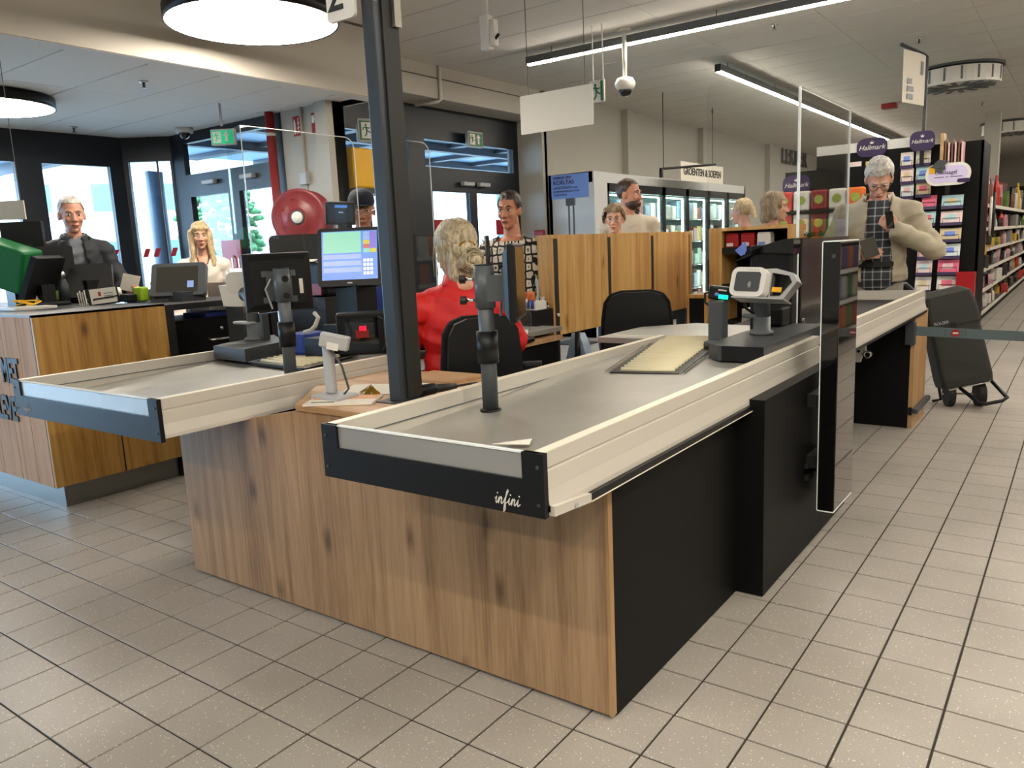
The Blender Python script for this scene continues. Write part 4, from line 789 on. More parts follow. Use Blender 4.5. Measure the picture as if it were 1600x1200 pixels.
# bottle, papers, snack box on it
c=deep(822,520,4.45); t=thing('water_bottle','clear plastic water bottle with white cap by the oak cabinet','bottle',(c.x,c.y,.76))
MB().lathe([(.001,0),(.033,0),(.035,.02),(.032,.04),(.035,.06),(.032,.08),(.035,.10),(.034,.14),(.014,.19),(.013,.205)],(c.x,c.y,.76),24).build('bottle','bottle_plastic',t,True); MB().lathe([(.001,0),(.016,0),(.016,.02),(.001,.02)],(c.x,c.y,.965),16).build('cap','white_plastic',t,True)
c=deep(812,520,4.3); t=thing('card_reader','black flat card reader lying beside the water bottle','card reader',(c.x,c.y,.76)); MB().cbox(c.x-.09,c.x+.07,c.y-.05,c.y+.05,.76,.79,.01).build('body','black_plastic',t); MB(frame((c.x,c.y+.03,.80),(1,0,0),(0,.6,1))).box(-.05,.03,-.01,.03,0,.001).build('paper','white_paper',t)
c=deep(832,467,4.75); t=thing('snack_box','white display box with red and blue tubes left of cabinet','box',(c.x,c.y,.9)); MB().box(c.x-.13,c.x+.06,c.y-.06,c.y+.06,.90,.95).build('box','white_plastic',t)
for k in range(3): MB().cap((c.x-.02+.03*k,c.y-.05,.95),(c.x-.02+.03*k,c.y-.05,1.0),.012).build('tube','orange' if k<3 else 'red_gloss',t,True); MB().cyl((c.x-.02+.03*k,c.y-.063,.91),(c.x-.02+.03*k,c.y-.063,.96),.010).build('tube_label','blue_cloth',t,True)
MB().box(c.x-.16,c.x+.08,c.y-.08,c.y+.10,.76,.90).build('holder','black_plastic',t)
# bin bag / blue bag below cabinet
c=deep(905,533,5.0); t=thing('waste_bag','pale blue plastic bag hanging under the oak cabinet','bag',(c.x,c.y,.4)); 
mat('bag_blue','#a9bcd6',.4); MB(Matrix.Translation((c.x,c.y,0))).prism([(-.07,.36),(.08,.36),(.09,.5),(.05,.66),(.02,.72),(-.03,.72),(-.08,.55)],-.04,.04,'y').build('bag','bag_blue',t)
t=CAB; MB().tube([(c.x+.05,c.y-.1,.74),(c.x+.06,c.y-.12,.6),(c.x-.02,c.y-.12,.45),(c.x-.12,c.y-.1,.4)],.018,8).build('cable','black_plastic',t,True)
c=deep(812,565,3.55)
t=thing('phone_cradle','black telephone cradle pair below the side cupboard edge','telephone',(c.x,c.y,.6)); M=frame((c.x,c.y,.70),(.8,.6,0),(0,0,1))
MB(M).cbox(-.14,-.01,-.05,.06,-.03,.02,.012).build('cradle','black_plastic',t); MB(M).cbox(.01,.10,-.05,.06,-.03,.02,.012).build('cradle','black_plastic',t); MB(M).box(-.14,.1,.055,.065,-.0,.025).build('rim','dark_grey',t); MB(M).box(-.02,.02,-.70,-.05,-.02,0).build('stem','black_plastic',t)
# gum rack
gY=5.75; xa=ony(1108,430,gY).x; xb=ony(1236,430,gY).x; zt=ony(1110,357,gY).z
t=thing('gum_rack','oak framed gum rack behind the card terminal','rack',((xa+xb)/2,gY+.15,0))
MB().box(xa,xa+.10,gY,gY+.35,0,zt).build('side_board','oak_gold',t); MB().box(xa+.1,xb,gY,gY+.35,zt-.025,zt).build('top_board','oak_gold',t); MB().box(xb-.03,xb,gY,gY+.35,0,zt-.025).build('side_board','oak_gold',t); MB().box(xa+.1,xb-.03,gY+.33,gY+.35,0,zt-.025).build('back','black_panel',t)
for z in (zt-.15,zt-.42,zt-.7): MB().box(xa+.1,xb-.03,gY+.01,gY+.33,z-.012,z).build('shelf','black_panel',t); MB().box(xa+.1,xb-.03,gY,gY+.01,z-.045,z+.003).build('price_rail','black_plastic',t)
for k,(f_,cc,l) in enumerate(((.0,'red_gloss','left red gum tub on the top gum rack shelf'),(.24,'red_gloss','middle red gum tub on the top gum rack shelf'),(.48,'white_plastic','white gum tub on the top gum rack shelf'))):
    x=xa+.115+f_*.5; z=zt-.15
    for r_ in range(2):
        q=thing('gum_tub',l,'tub',(x+.045,gY+.08,z),group='gum tubs') if r_==0 else None
        if q: MB().cbox(x,x+.10,gY+.03,gY+.12,z,z+.095,.008).build('tub',cc,q); MB().box(x+.01,x+.06,gY+.028,gY+.03,z+.01,z+.035).build('label_print','white_plastic' if cc!='white_plastic' else 'sticker_blue',q); MB().cbox(x+.005,x+.095,gY+.035,gY+.115,z+.095,z+.105,.003).build('lid',cc,q)
MB().box(xa-.16,xa,gY-.05,gY+.35,.0,ony(1090,460,gY).z).build('low_box','oak_gold',t); MB().box(xa-.14,xa-.02,gY-.052,gY-.05,.3,.83).build('low_box_opening','black_panel',t)
# ================================================================ SERVICE DESK (left)
DX,DY0,DY1,DT=-4.335,1.79,2.50,1.045
t=thing('service_desk','oak service desk with steel plinth and black slogan letters','desk',(-5.4,2.1,0))
MB().box(-7.0,DX-.004,DY0+.004,DY1,.13,DT-.02).build('carcass','black_panel',t)
MB().box(DX-.006,DX+.012,DY0-.012,DY1,.13,DT).build('side_panel','oak_desk',t); MB().box(DX+.012,DX+.0135,DY0+.36,DY0+.367,.13,.50).build('panel_joint','black_matte',t)
xs=[-7.0,-6.62,-6.24,-5.86,-5.55,-5.24,-4.95,-4.72,-4.52,DX-.012]
for a,b_ in zip(xs,xs[1:]): MB().box(a+.003,b_-.003,DY0-.012,DY0+.006,.13,DT-.012).build('plank','pine_board',t)
MB().box(DX-.012,DX-.006,DY0-.013,DY0+.004,.13,DT-.01).build('corner_joint','black_matte',t)
MB().box(-7.0,DX+.012,DY0-.012,DY1,DT-.012,DT+.001).build('worktop','dark_grey',t)
MB().box(-6.95,DX-.05,DY0+.05,DY1,.0,.13).build('plinth','kick_steel',t)
c=ony(2,600,DY0-.014); e=ony(30,578,DY0-.014)
SX=Matrix.Diagonal((.62,1,1,1)); text('MET',.185,'black_matte',frame(ony(30,583,DY0-.016),(1,0,0),(0,0,1))@SX,t,bold=.006,depth=.004,align='RIGHT'); text('LEVE',.185,'black_matte',frame(ony(-2,636,DY0-.016),(1,0,0),(0,0,1))@SX,t,bold=.006,depth=.004,align='LEFT')
# things on the desk, z = DT
def P0(px,py,D): return deep(px,py,D)
Zd=DT+.001
def scr(name,lab,px,py,D,w,h,tilt,yaw,mcase='black_plastic',scrn=None,cat='monitor',th=.04,stem=True):
    c=deep(px,py,D); nrm=(CAM-c); nrm.z=0; nrm.normalize(); nrm=Matrix.Rotation(yaw,3,'Z')@nrm; rt=Vector((0,0,1)).cross(nrm); M=frame(c,rt,Vector((0,0,1))-nrm*tilt)
    t=thing(name,lab,cat,(c.x,c.y,Zd)); MB(M).prism(rrect(w,h,.012),-th,0).build('case',mcase,t)
    if scrn: MB(M).box(-w/2+.02,w/2-.02,-h/2+.02,h/2-.02,0,.002).build('screen',scrn,t)
    if stem: MB().box(c.x-.04,c.x+.04,c.y-.03,c.y+.05,Zd,c.z).build('stand',mcase,t); MB().cbox(c.x-.12,c.x+.12,c.y-.1,c.y+.1,Zd,Zd+.025,.008).build('foot',mcase,t)
    return t,M
scr('desk_monitor','tilted black monitor leaning right at the front of the service desk',68,445,4.9,.26,.36,-.5,.9)
scr('desk_monitor','black monitor back standing behind the green box',36,382,5.25,.26,.30,.0,-.4)
scr('desk_monitor','black monitor with pale edge behind the tilted monitor',82,423,5.2,.27,.32,.05,.1)
scr('desk_monitor','black monitor in front of the man in the dark jacket',138,438,5.15,.29,.22,.25,-.2)
c=deep(20,420,5.0); gb=thing('green_box','bright green slanted donation box at the left desk edge','box',(c.x,c.y,Zd)); M=frame(c,(.85,.5,-.35),(.35,.1,.9)); MB(M).cbox(-.30,.12,-.13,.15,-.1,.08,.015).build('box','green_plastic',gb); MB().box(c.x-.08,c.x+.05,c.y-.03,c.y+.06,Zd,c.z).build('stand','black_plastic',gb)
c=deep(100,455,5.1); b1=thing('steel_flask','dark steel flask with silver cap on the service desk','flask',(c.x,c.y,Zd)); MB().lathe([(.001,0),(.035,0),(.035,.12),(.02,.16),(.02,.17)],(c.x,c.y,Zd),20).build('body','dark_grey',b1,True); MB().lathe([(.001,.0),(.022,0),(.024,.03),(.015,.045),(.001,.047)],(c.x,c.y,Zd+.165),20).build('cap','chrome',b1,True)
for px,l in ((93,'lime green cup left of the steel flask'),(115,'lime green tub right of the steel flask')): c=deep(px,463,5.2); o=MB().lathe([(.001,0),(.04,0),(.045,.085),(.042,.085),(.037,.005)],(c.x,c.y,Zd),20).build('lime_cup','lime',None,True); tag(o,l,'cup')
c=deep(165,470,4.75); t=thing('leaflet_stand','wire stand of white leaflets with red logo on desk','leaflet stand',(c.x,c.y,Zd)); nrm=(CAM-c); nrm.z=0; nrm.normalize(); M=frame((c.x,c.y,Zd),Vector((0,0,1)).cross(nrm)+Vector((0,0,.08)),(0,0,1))
MB(M).box(-.09,.08,0,.105,-.02,-.015).build('back_plate','black_plastic',t); MB(M).box(-.075,.07,.01,.10,-.015,-.008).build('leaflet','white_paper',t); MB(M).box(-.03,-.015,.055,.08,-.008,-.007).build('leaflet_mark','red_gloss',t)
for k in range(3): MB(M).box(.0,.05,.035+.015*k,.040+.015*k,-.008,-.007).build('leaflet_line','mid_grey',t)
MB(M).tube([(-.06,.03,.0),(-.06,.04,.0),(.07,.045,0),(.07,.0,0)],.004,6).build('wire','black_plastic',t)
for k in range(4): MB(M).box(-.14+.012*k,-.135+.012*k,0,.09+.01*(k%2),-.08,.0).build('leaflet','white_paper',t)
c=deep(195,468,5.0); t=thing('tape_dispenser','black desk tape dispenser with white roll','dispenser',(c.x,c.y,Zd)); MB().cbox(c.x-.06,c.x+.1,c.y-.03,c.y+.03,Zd,Zd+.05,.01).build('body','black_plastic',t); MB(frame((c.x-.03,c.y-.035,Zd+.06),(1,0,0),(0,0,1))).lathe([(.018,-.02),(.035,-.02),(.035,.02),(.018,.02)],(0,0,0),20,close=True).build('roll','white_paper',t,True)
c=deep(222,462,5.0); o=MB().cbox(c.x-.05,c.x+.04,c.y-.03,c.y+.03,Zd,Zd+.09,.012).build('lime_box','lime'); tag(o,'lime green box left of the grey till terminal','box')
c=deep(40,483,4.7); o=MB(Matrix.Translation((c.x,c.y,Zd))).prism(rrect(.36,.24,.05),0,.012).build('desk_mat','white_plastic'); tag(o,'pale rounded mat with cables on the desk corner','mat')
t=thing('yellow_cable','tangle of thin yellow cable on the pale desk mat','cable',(c.x,c.y,Zd+.013)); MB().tube([(c.x-.12+.02*k,c.y+.05*math.sin(k*1.3),Zd+.02+.03*abs(math.sin(k*.5))) for k in range(14)],.005,6).build('cable','yellow_paint',t,True)
c=deep(52,470,4.9); t=thing('paper_holder','white folded paper card under the tilted monitor','paper',(c.x,c.y,Zd)); MB(frame((c.x,c.y,Zd),(.8,.6,0),(.2,0,1))).prism([(-.06,0),(.06,0),(.02,.10),(-.03,.12)],0,.003).build('sheet','white_paper',t)
c=ony(12,340,3.6)
c=deep(15,328,5.3); t=thing('small_hanging_sign','blank beige sign board hanging at the left edge','sign',(c.x,c.y,c.z-.1)); M=frame(c,(.8,.6,.0),(0,0,1)); MB(M).box(-.25,.10,-.065,.06,-.01,.0).build('board','sign_white',t)
for dx in (-.2,.08): MB(M).cyl((dx,.06,-.005),(dx,ZL-c.z,-.005),.003,n=5).build('wire','dark_grey',t)
# grey till terminal on black pedestal cabinet
c=deep(278,436,5.0); nrm=(CAM-c); nrm.z=0; nrm.normalize(); rt=Vector((0,0,1)).cross(nrm); M=frame(c,rt+nrm*.35,Vector((0,0,1))-nrm*.45+rt*.05)
PC=deep(318,510,4.75)
t=thing('till_terminal','grey till terminal with dark tilted screen above black drawers','till',(c.x,c.y,1.0)); MB(M).prism(rrect(.34,.22,.02),-.05,0).build('case','mid_grey',t); MB(M).box(-.135,.125,-.085,.085,0,.002).build('screen','screen_grey',t) if 'screen_grey' in MATS else None
mat('screen_grey','#4a4842',.15); MB(M).box(-.135,.125,-.085,.085,0,.002).build('screen','screen_grey',t); MB(M).box(.06,.10,-.06,-.015,.002,.003).build('screen_key','screen_pale',t)
MB(M).prism([(-.19,-.13),(.12,-.13),(.12,.08),(-.12,.10),(-.19,.02)],-.16,-.05).build('housing','dark_grey',t)
for k in range(3): MB(M).lathe([(.001,0),(.02,0),(.02,.005),(.001,.005)],(-.185,-.09+.05*k,-.08),12).build('knob','mid_grey',t)
MB().box(c.x-.12,c.x+.1,c.y-.05,c.y+.12,1.0,c.z-.08).build('foot','dark_grey',t)
t=thing('drawer_cabinet','black steel drawer cabinet with silver handle beside the service desk','cabinet',(PC.x,PC.y,0)); x0=DX+.0; 
ya,yb=2.57,3.25; X1=-4.42
MB().box(X1-.5,X1,ya,yb,0,.93).build('body','black_panel',t)
MB().box(X1-.5,X1+.07,ya-.06,ya,0,1.0).build('frame_post','black_matte',t); MB().box(X1-.5,X1+.07,yb,yb+.06,0,1.0).build('frame_post','black_matte',t); MB().box(X1-.5,X1+.07,ya-.06,yb+.06,1.0,1.035).build('top','black_matte',t)
for z0,z1 in ((.66,.91),(.38,.65),(.08,.37)):
    d_=MB().box(X1,X1+.018,ya+.02,yb-.02,z0,z1).build('drawer','black_panel',t); MB().tube([(X1+.018,ya+.24,z1-.11),(X1+.04,ya+.25,z1-.115),(X1+.04,yb-.25,z1-.115),(X1+.018,yb-.24,z1-.11)],.008,8).build('handle','chrome',d_,True); MB().cyl((X1+.018,(ya+yb)/2-.0,z1-.05),(X1+.024,(ya+yb)/2,z1-.05),.012,n=14).build('lock','chrome',d_,True)
o=MB().box(X1-.3,X1-.05,ya+.28,ya+.50,.931,.955).build('blue_folder','blue_cloth'); tag(o,'blue folder lying on the black drawer cabinet','folder')
c=deep(372,455,4.7); t=thing('paper_box','white slanted paper box right of the grey till terminal','box',(c.x,c.y,1.04)); MB(frame(c,(.8,.6,-.1),(0,0,1))).prism([(-.10,.03),(.10,.05),(.10,-.09),(-.07,-.09)],-.1,.05).build('box','white_plastic',t); MB().box(c.x-.08,c.x+.08,c.y-.04,c.y+.06,0,c.z-.09).build('stand','dark_grey',t)
c=deep(352,445,5.4); o=MB().box(c.x-.22,c.x+.22,c.y,c.y+.02,.6,1.13).build('oak_partition','oak_desk'); tag(o,'low oak partition board in front of the blonde woman','partition')

# ================================================================ FREEZER BANK
FX=-5.4; fy0=9.36; fy1=15.2; zt=2.235
t=thing('freezer_bank','white freezer bank with black framed glass doors along the wall','freezer',(-5.75,12.3,0))
MB().box(-6.1,FX,fy0,fy0+.06,0,zt).build('end_panel','freezer_white',t); MB().box(-6.1,FX,fy1-.06,fy1,0,zt).build('end_panel','freezer_white',t)
MB().box(-6.1,FX+.0,fy0,fy1,zt-.14,zt).build('top_box','freezer_white',t); MB().box(-6.1,-6.05,fy0,fy1,0,zt-.1).build('back','freezer_inner',t); MB().box(-6.1,FX,fy0,fy1,0,.18).build('base','black_panel',t)
MB().box(FX-.0,FX+.02,fy0+.0,fy0+.36,.0,zt).build('front_filler','freezer_white',t)
nd=6; dy=(fy1-.06-fy0-.36)/nd
for k in range(nd):
    a=fy0+.36+k*dy; b_=a+dy
    d_=MB().box(FX-.02,FX+.02,a,a+.06,.18,zt-.14).box(FX-.02,FX+.02,b_-.06,b_,.18,zt-.14).box(FX-.02,FX+.02,a,b_,zt-.26,zt-.14).box(FX-.02,FX+.02,a,b_,.18,.26).build('door_frame','black_plastic',t)
    MB().box(FX-.004,FX+.004,a+.06,b_-.06,.26,zt-.26).build('glass','plexi',d_); MB().tube([(FX+.02,b_-.09,.9),(FX+.05,b_-.09,.95),(FX+.05,b_-.09,1.4),(FX+.02,b_-.09,1.45)],.01,6).build('handle','black_plastic',d_)
    MB().box(FX-.05,FX-.03,b_-.09,b_-.065,.3,zt-.3).build('led_strip','freezer_led',d_); MB().box(FX-.05,FX-.03,a+.08,b_-.09,zt-.30,zt-.285).build('led_strip','freezer_led',d_)
for z in (.45,.85,1.25,1.62): MB().box(-6.04,FX-.08,fy0+.1,fy1-.1,z-.015,z).build('shelf','chrome',t)
fm={}
cols=[('#c9d6d2','pale'),('#8fa79a','green grey'),('#b5a068','yellow brown'),('#7d93a8','blue grey'),('#d4cdbf','cream'),('#9c5348','red brown')]
for h,n_ in cols: mat('pack_'+n_.replace(' ','_'),h,.45,noise_amt=.5,nscale=16)
pk=MB().cbox(-.09,.09,-.08,.08,0,.24,.015).mesh('packet')
pkm={}
for h,n_ in cols: m_=pk.copy(); m_.materials.append(MATS['pack_'+n_.replace(' ','_')]); pkm[n_]=m_
ordn=['nearest','second','third','fourth','fifth','sixth','seventh','eighth','ninth','tenth','eleventh','twelfth','thirteenth','fourteenth','fifteenth','sixteenth','seventeenth','eighteenth','nineteenth','twentieth','twenty first','twenty second','twenty third','twenty fourth']+['twenty fifth','twenty sixth','twenty seventh','twenty eighth','twenty ninth','thirtieth','thirty first','thirty second','thirty third','thirty fourth','thirty fifth','thirty sixth','thirty seventh','thirty eighth','thirty ninth','fortieth']+['far']*40
random.seed(3); lv=['bottom','second','third','fourth','top']
for si,z in enumerate((.19,.45,.85,1.25,1.62)):
    for k in range(24):
        y=fy0+.55+k*.228; n_=random.choice(cols)[1]; o=share(pkm[n_],'frozen_packet',(-5.62+random.uniform(-.04,.03),y,z)); o.scale=(1,1.15,random.uniform(.75,1.25)*(.85 if si in(0,) else 1.0)); tag(o,'%s frozen food packet, %s from the near end of the %s freezer shelf'%(n_,ordn[k],lv[si]),'packet','frozen packets behind the freezer doors')
# freezer aisle sign
a=onx(1032,264,-5.0); b_=onx(1117,257,-5.0); t=thing('aisle_sign','small hanging aisle sign with black lettering above the freezer doors','sign',tuple(a))
MB().tube([(-5.0,a.y,a.z),(-5.0,b_.y,b_.z+.0)],.02,6).build('rail','black_plastic',t); c=onx(1098,271,-5.0); MB().box(-5.005,-4.995,c.y-.85,c.y+.85,c.z-.14,c.z+.14).build('board','sign_white',t); text('GROENTEN & SOEPEN',.15,'black_matte',frame((-4.992,c.y,c.z),(0,1,0),(0,0,1)),t,bold=.004)
MB().box(-5.02,-4.98,a.y,a.y+.05,a.z-.12,a.z).build('drop','black_plastic',t)
for y in (a.y+.1,b_.y-.1): MB().cyl((-5,y,a.z),(-5,y,ZU),.006,n=6).build('rod','black_plastic',t)
# cool bag sign on stand
c=ony(890,291,8.7); t=thing('notice_stand','blue notice board with dark lettering on a twin pole stand','sign',(c.x,c.y,0)); M=frame(c,(1,0.1,0),(0,0,1)); MB(M).box(-.21,.02,.0,.004,.0,.001).build('rule','purple_sign',t); w=ony(917,291,8.7).x-ony(862,291,8.7).x; h=ony(890,272,8.7).z-ony(890,310,8.7).z
MB(M).box(-w/2,w/2,-h/2,h/2,-.01,0).build('board','blue_sign',t)
for k,(s_,sz,y_) in enumerate((('GEBRUIK EEN',.042,.37),('KOELTAS',.07,.17),('OM DE KWALITEIT VAN',.032,-.06),('JE DIEPVRIESPRODUCTEN',.032,-.2),('TE BEWAREN',.032,-.34))): text(s_,sz,'purple_sign',M@Matrix.Translation((-w/2+.03,y_*h,.002)),t,align='LEFT',depth=.001,bold=.001 if k<2 else 0)
for dx in (-.035,.035): MB().cyl((c.x+dx,c.y+.02,0),(c.x+dx,c.y+.02,c.z-h/2),.012,n=8).build('pole','dark_grey',t)
MB().box(c.x-.06,c.x+.06,c.y-.01,c.y+.03,c.z-h/2-.09,c.z-h/2).build('bracket','dark_grey',t); MB().cbox(c.x-.25,c.x+.25,c.y-.15,c.y+.2,0,.02,.005).build('base','dark_grey',t)
# red call point on the jamb
c=deep(838,358,9.0); o=MB().cbox(-6.10,-6.02,9.20,9.235,1.2,1.2,.0) if False else None
o=MB().cbox(-6.25,-6.10,9.17,9.238,1.36,1.50,.01).build('call_point','red_gloss'); tag(o,'red fire call point on the white corner by the doors','call point')

# ================================================================ RIGHT: cards rack, aisle shelves, trolley
YC=9.5; xl=-2.55; xr=ony(1533,300,YC).x; zt=ony(1430,229,YC).z
t=thing('card_rack','black greeting card rack wall with white top edge','rack',((xl+xr)/2,YC,0))
MB().box(xl,xr,YC,YC+.06,0,zt).build('back_panel','black_panel',t); MB().box(xl,xr-.5,YC-.004,YC+.05,zt,zt+.10).build('top_band','white_plastic',t); MB().box(xr-.02,xr,YC,YC+.7,0,zt).build('side_panel','black_panel',t)
for z in (.35,.5): MB().box(xl,xr-.1,YC-.25,YC,z-.02,z).build('shelf','black_panel',t)
cardcols=['#d8cfc4','#e0c8c4','#cfd8d6','#d9b0b4','#c9b98f','#a9cdd0','#dfd8cc','#d88c96']
for i,h in enumerate(cardcols): mat('card%d'%i,h,.5,noise_amt=.35,nscale=22)
mat('pinkcard','#d8607c',.5,noise_amt=.25,nscale=20); mat('yellowcard','#cdbb3a',.5,noise_amt=.2,nscale=20); mat('browncard','#6a4a34',.5,noise_amt=.5,nscale=24)
rown=['top','second','third','fourth','fifth','lowest']
def card(x0,x1,y0,y1,m,lab,tilt=.25):
    a=ony(x0,y1,YC-.05); b2=ony(x1,y0,YC-.05); w=b2.x-a.x; h=b2.z-a.z; t=thing('greeting_card',lab,'card',(a.x+w/2,YC-.05,a.z),group='greeting cards on the black rack')
    M=frame((a.x+w/2,YC-.06,a.z),(1,0,0),(0,tilt,1)); MB(M).box(-w/2,w/2,0,h,-.004,0).build('card',m,t); MB(M).box(-w*.28,w*.22,h*.25,h*.7,0,.001).build('print',random.choice(['card3','card5','card4','pinkcard','sticker_blue']),t); MB(M).tube([(-w*.4,-.005,.012),(-w*.4,h*.35,.012),(w*.4,h*.35,.012),(w*.4,-.005,.012)],.003,5).build('wire','black_plastic',t); MB(M).box(-w/2,w/2,-.035,-.004,-.01,.014).build('holder','purple_sign',t)
random.seed(5)
for r_,(y0,y1) in enumerate(((236,258),(261,283),(285,306))):
    card(1407,1428,y0+1,y1+1,'card%d'%(r_),'portrait greeting card in the %s row, left of the pole column'%rown[r_],.1)
    card(1431,1455,y0-2,y1-2,'card%d'%(6-r_),'portrait greeting card in the %s row, right of pole column'%rown[r_],.1)
for r_,(y0,y1,m) in enumerate(((252,276,'card1'),(280,302,'browncard'),(306,328,'browncard'))): card(1324,1346,y0,y1,m,'brown toned greeting card in the %s row beside clear screen'%rown[r_],.1)
card(1352,1378,250,272,'yellowcard','yellow greeting card behind the white haired man',.1)
for r_,(y0,y1,m,c_) in enumerate(((303,322,'card5','pale blue'),(328,348,'card1','pale pink'),(355,374,'card4','multicoloured'),(380,400,'card2','white and blue'),(405,425,'pinkcard','bright pink'),(431,452,'card6','white floral'))):
    card(1471-r_*1.6,1506-r_*1.8,y0,y1,m,'%s landscape card in the right column of the rack'%c_); card(1440-r_*2.2,1464-r_*1.8,y0+1,y1+1,['pinkcard','card5','card2','card3','card1','card0'][r_],'narrow landscape card, inner column, %s row of the rack'%rown[r_])
def shield(px,py,w_,h_,Y,lab):
    c=ony(px,py,Y); k=deep(0,0,1); D=(c-CAM).dot(_f); w=w_*D/FPX/.95; h=h_*D/FPX; t=thing('shield_sign',lab,'sign',(c.x,c.y,c.z-h/2)); M=frame(c,(1,0,0),(0,0,1))
    P=[(w/2*math.copysign(abs(math.cos(a))**.55,math.cos(a)),h/2*math.copysign(abs(math.sin(a))**.7,math.sin(a))) for a in [2*math.pi*i/32 for i in range(32)]]
    MB(M).prism(P,-.015,0).build('board','purple_sign',t); text('Hallmark',w*.235,'white_plastic',M@Matrix.Translation((0,-.02*h,.002)),t,shear=.3,depth=.001)
    MB(M).prism([(-.05*w,.18*h),(.05*w,.18*h),(.075*w,.30*h),(.03*w,.23*h),(0,.34*h),(-.03*w,.23*h),(-.075*w,.30*h)],.001,.003).build('crown','white_plastic',t)
    MB(M).box(-.02,.02,-h/2-.15,-h/2+.02,-.02,-.01).build('bracket','black_plastic',t)
shield(1362,230,42,29,YC-.02,'purple rounded sign with white script, left one on the card rack')
shield(1441,220,34,30,YC-.12,'purple rounded sign with white script in front of the aisle pole')
shield(1244,289,40,30,8.2,'purple rounded sign with white script behind the clear screen')
c=ony(1481,272,YC-.2); D=(c-CAM).dot(_f); t=thing('graduation_sign','lilac cloud shaped sign with dark lettering and graduation cap','sign',(c.x,c.y,c.z-.15)); M=frame(c,(1,0,0),(0,0,1)); k=D/FPX
MB(M).prism([(x_,y_) for x_,y_ in rrect(63*k,34*k,16*k,8)],-.015,0).build('board','white_plastic',t); MB(M).prism(rrect(54*k,25*k,12*k,8),0,.003).build('panel','lilac',t); text('Geslaagd',8.5*k,'purple_sign',M@Matrix.Translation((-3*k,2.5*k,.005)),t,depth=.001); [MB(M).box((a_)*k,(b2)*k,-4.9*k,-3.6*k,.003,.0045).build('small_print','mid_grey',t) for a_,b2 in ((-19,-5),(-3,1),(3,20))]
MB(M).prism([(x_+22*k,y_-11*k) for x_,y_ in rrect(18*k,6*k,3*k)],.003,.006).build('tag','purple_sign',t); mb=MB(M@Matrix.Translation((-12*k,15*k,.01))@Matrix.Rotation(.25,4,'Z')); mb.prism([(-13*k,0),(0,-6*k),(14*k,1*k),(1*k,8*k)],0,.01).prism([(-7*k,-3*k),(0,-6.5*k),(7*k,-3*k),(7*k,-9*k),(0,-12*k),(-7*k,-9*k)],.0,.01).build('graduation_cap','dark_grey',t); MB(M).box(-26*k,-18*k,2*k,14*k,.005,.008).build('tassel','yellow_paint',t)
MB(M).box(-.02,.02,-.2,-.1,-.03,-.015).build('bracket','black_plastic',t); MB().box(c.x-.03,c.x+.03,c.y,YC,c.z-.05,c.z).build('arm','black_plastic',t)
c=ony(1490,235,YC); t=thing('envelope_holder','clear holder of brown envelopes on top of rack','holder',(c.x,YC,zt))
for k_ in range(6): MB().box(c.x-.06+.03*k_,c.x-.045+.03*k_,YC-.16,YC,zt-.22,zt+.02-.03*(k_%2)).build('envelope','browncard' if k_%2==0 else 'card3',t)
MB().box(c.x-.10,c.x-.07,YC-.18,YC,zt-.22,zt+.09).build('end_board','oak_flat',t)
c=ony(1509,455,YC-.1); t=MB().box(c.x-.09,c.x+.08,YC-.16,YC-.02,c.z-.22,c.z+.2).build('red_box','red_gloss'); tag(t,'bright red box at the foot of card rack behind trolley','box')
# aisle sign on a pole
YS=9.6; a=ony(1443,215,YS); b_=ony(1445,90,YS); c0=ony(1430,76,YS); t=thing('aisle_sign','tall black pole sign with white hanging panel above the card rack','sign',(a.x,YS,1.9))
MB().box(a.x-.015,a.x+.015,YS-.015,YS+.015,1.9,b_.z).build('pole','pole_dark',t); MB().tube([(a.x,YS,b_.z),(a.x-.02,YS-.05,b_.z+.02),(a.x-.15,YS-.55,b_.z+.06)],.018,6).build('arm','pole_dark',t)
MB(frame((a.x-.07,YS-.27,b_.z-.21),(-.25,-.95,0),(0,0,1))).box(-.24,.24,-.28,.23,-.005,.005).build('panel','sign_white',t)
Mt=frame((a.x-.07+.006,YS-.27,b_.z-.21),(.25,.95,0),(0,0,1)); 
for k_,w_ in enumerate((.10,.14,.13)): MB(Mt).box(-.17,-.17+w_,-.09-.075*k_,-.04-.075*k_,.005,.007).build('faded_print','mid_grey',t)
MB(Mt).box(.13,.18,.02,.15,.005,.007).build('faded_print','mid_grey',t)
# column in the aisle background
struct(MB().box(-1.68,-1.43,17.4,17.65,0,ZU).build('trim_6','wall_white'))
# aisle shelves
def shelving(name,lab,X,y0,y1,zt,side,levels):
    t=thing(name,lab,'shelf',(X,(y0+y1)/2,0)); s=side
    MB().box(min(X-s*.5,X-s*.46),max(X-s*.5,X-s*.46),y0,y1,0,zt).build('back_panel','dark_grey',t)
    for z in levels: MB().box(min(X,X-s*.46),max(X,X-s*.46),y0,y1,z-.03,z).build('shelf_board','dark_grey',t); MB().box(min(X,X+s*.01),max(X,X+s*.01),y0,y1,z-.035,z+.012).build('price_strip','white_paper',t)
    for y in (y0,y1-.03): MB().box(min(X-s*.02,X-s*.5),max(X-s*.02,X-s*.5),y,y+.03,0,zt).build('end_upright','black_panel',t)
    MB().box(min(X-s*.06,X-s*.48),max(X-s*.06,X-s*.48),y0,y1,0,.12).build('base','black_panel',t); return t
LV=(.15,.45,.72,.98,1.25,1.55)
shelving('aisle_shelf','long aisle shelf crowded with household goods right of the card rack',-1.08,10.3,22,2.15,1,LV)
pc=[('#d8d3c8','white'),('#2a2624','black'),('#b5322a','red'),('#c9a22a','yellow'),('#8d8a86','grey'),('#6a4a3a','brown'),('#b98a92','pink'),('#3c6a8a','blue'),('#5e7a3c','green')]
for h,n_ in pc: mat('good_'+n_,h,.45,noise_amt=.4,nscale=25)
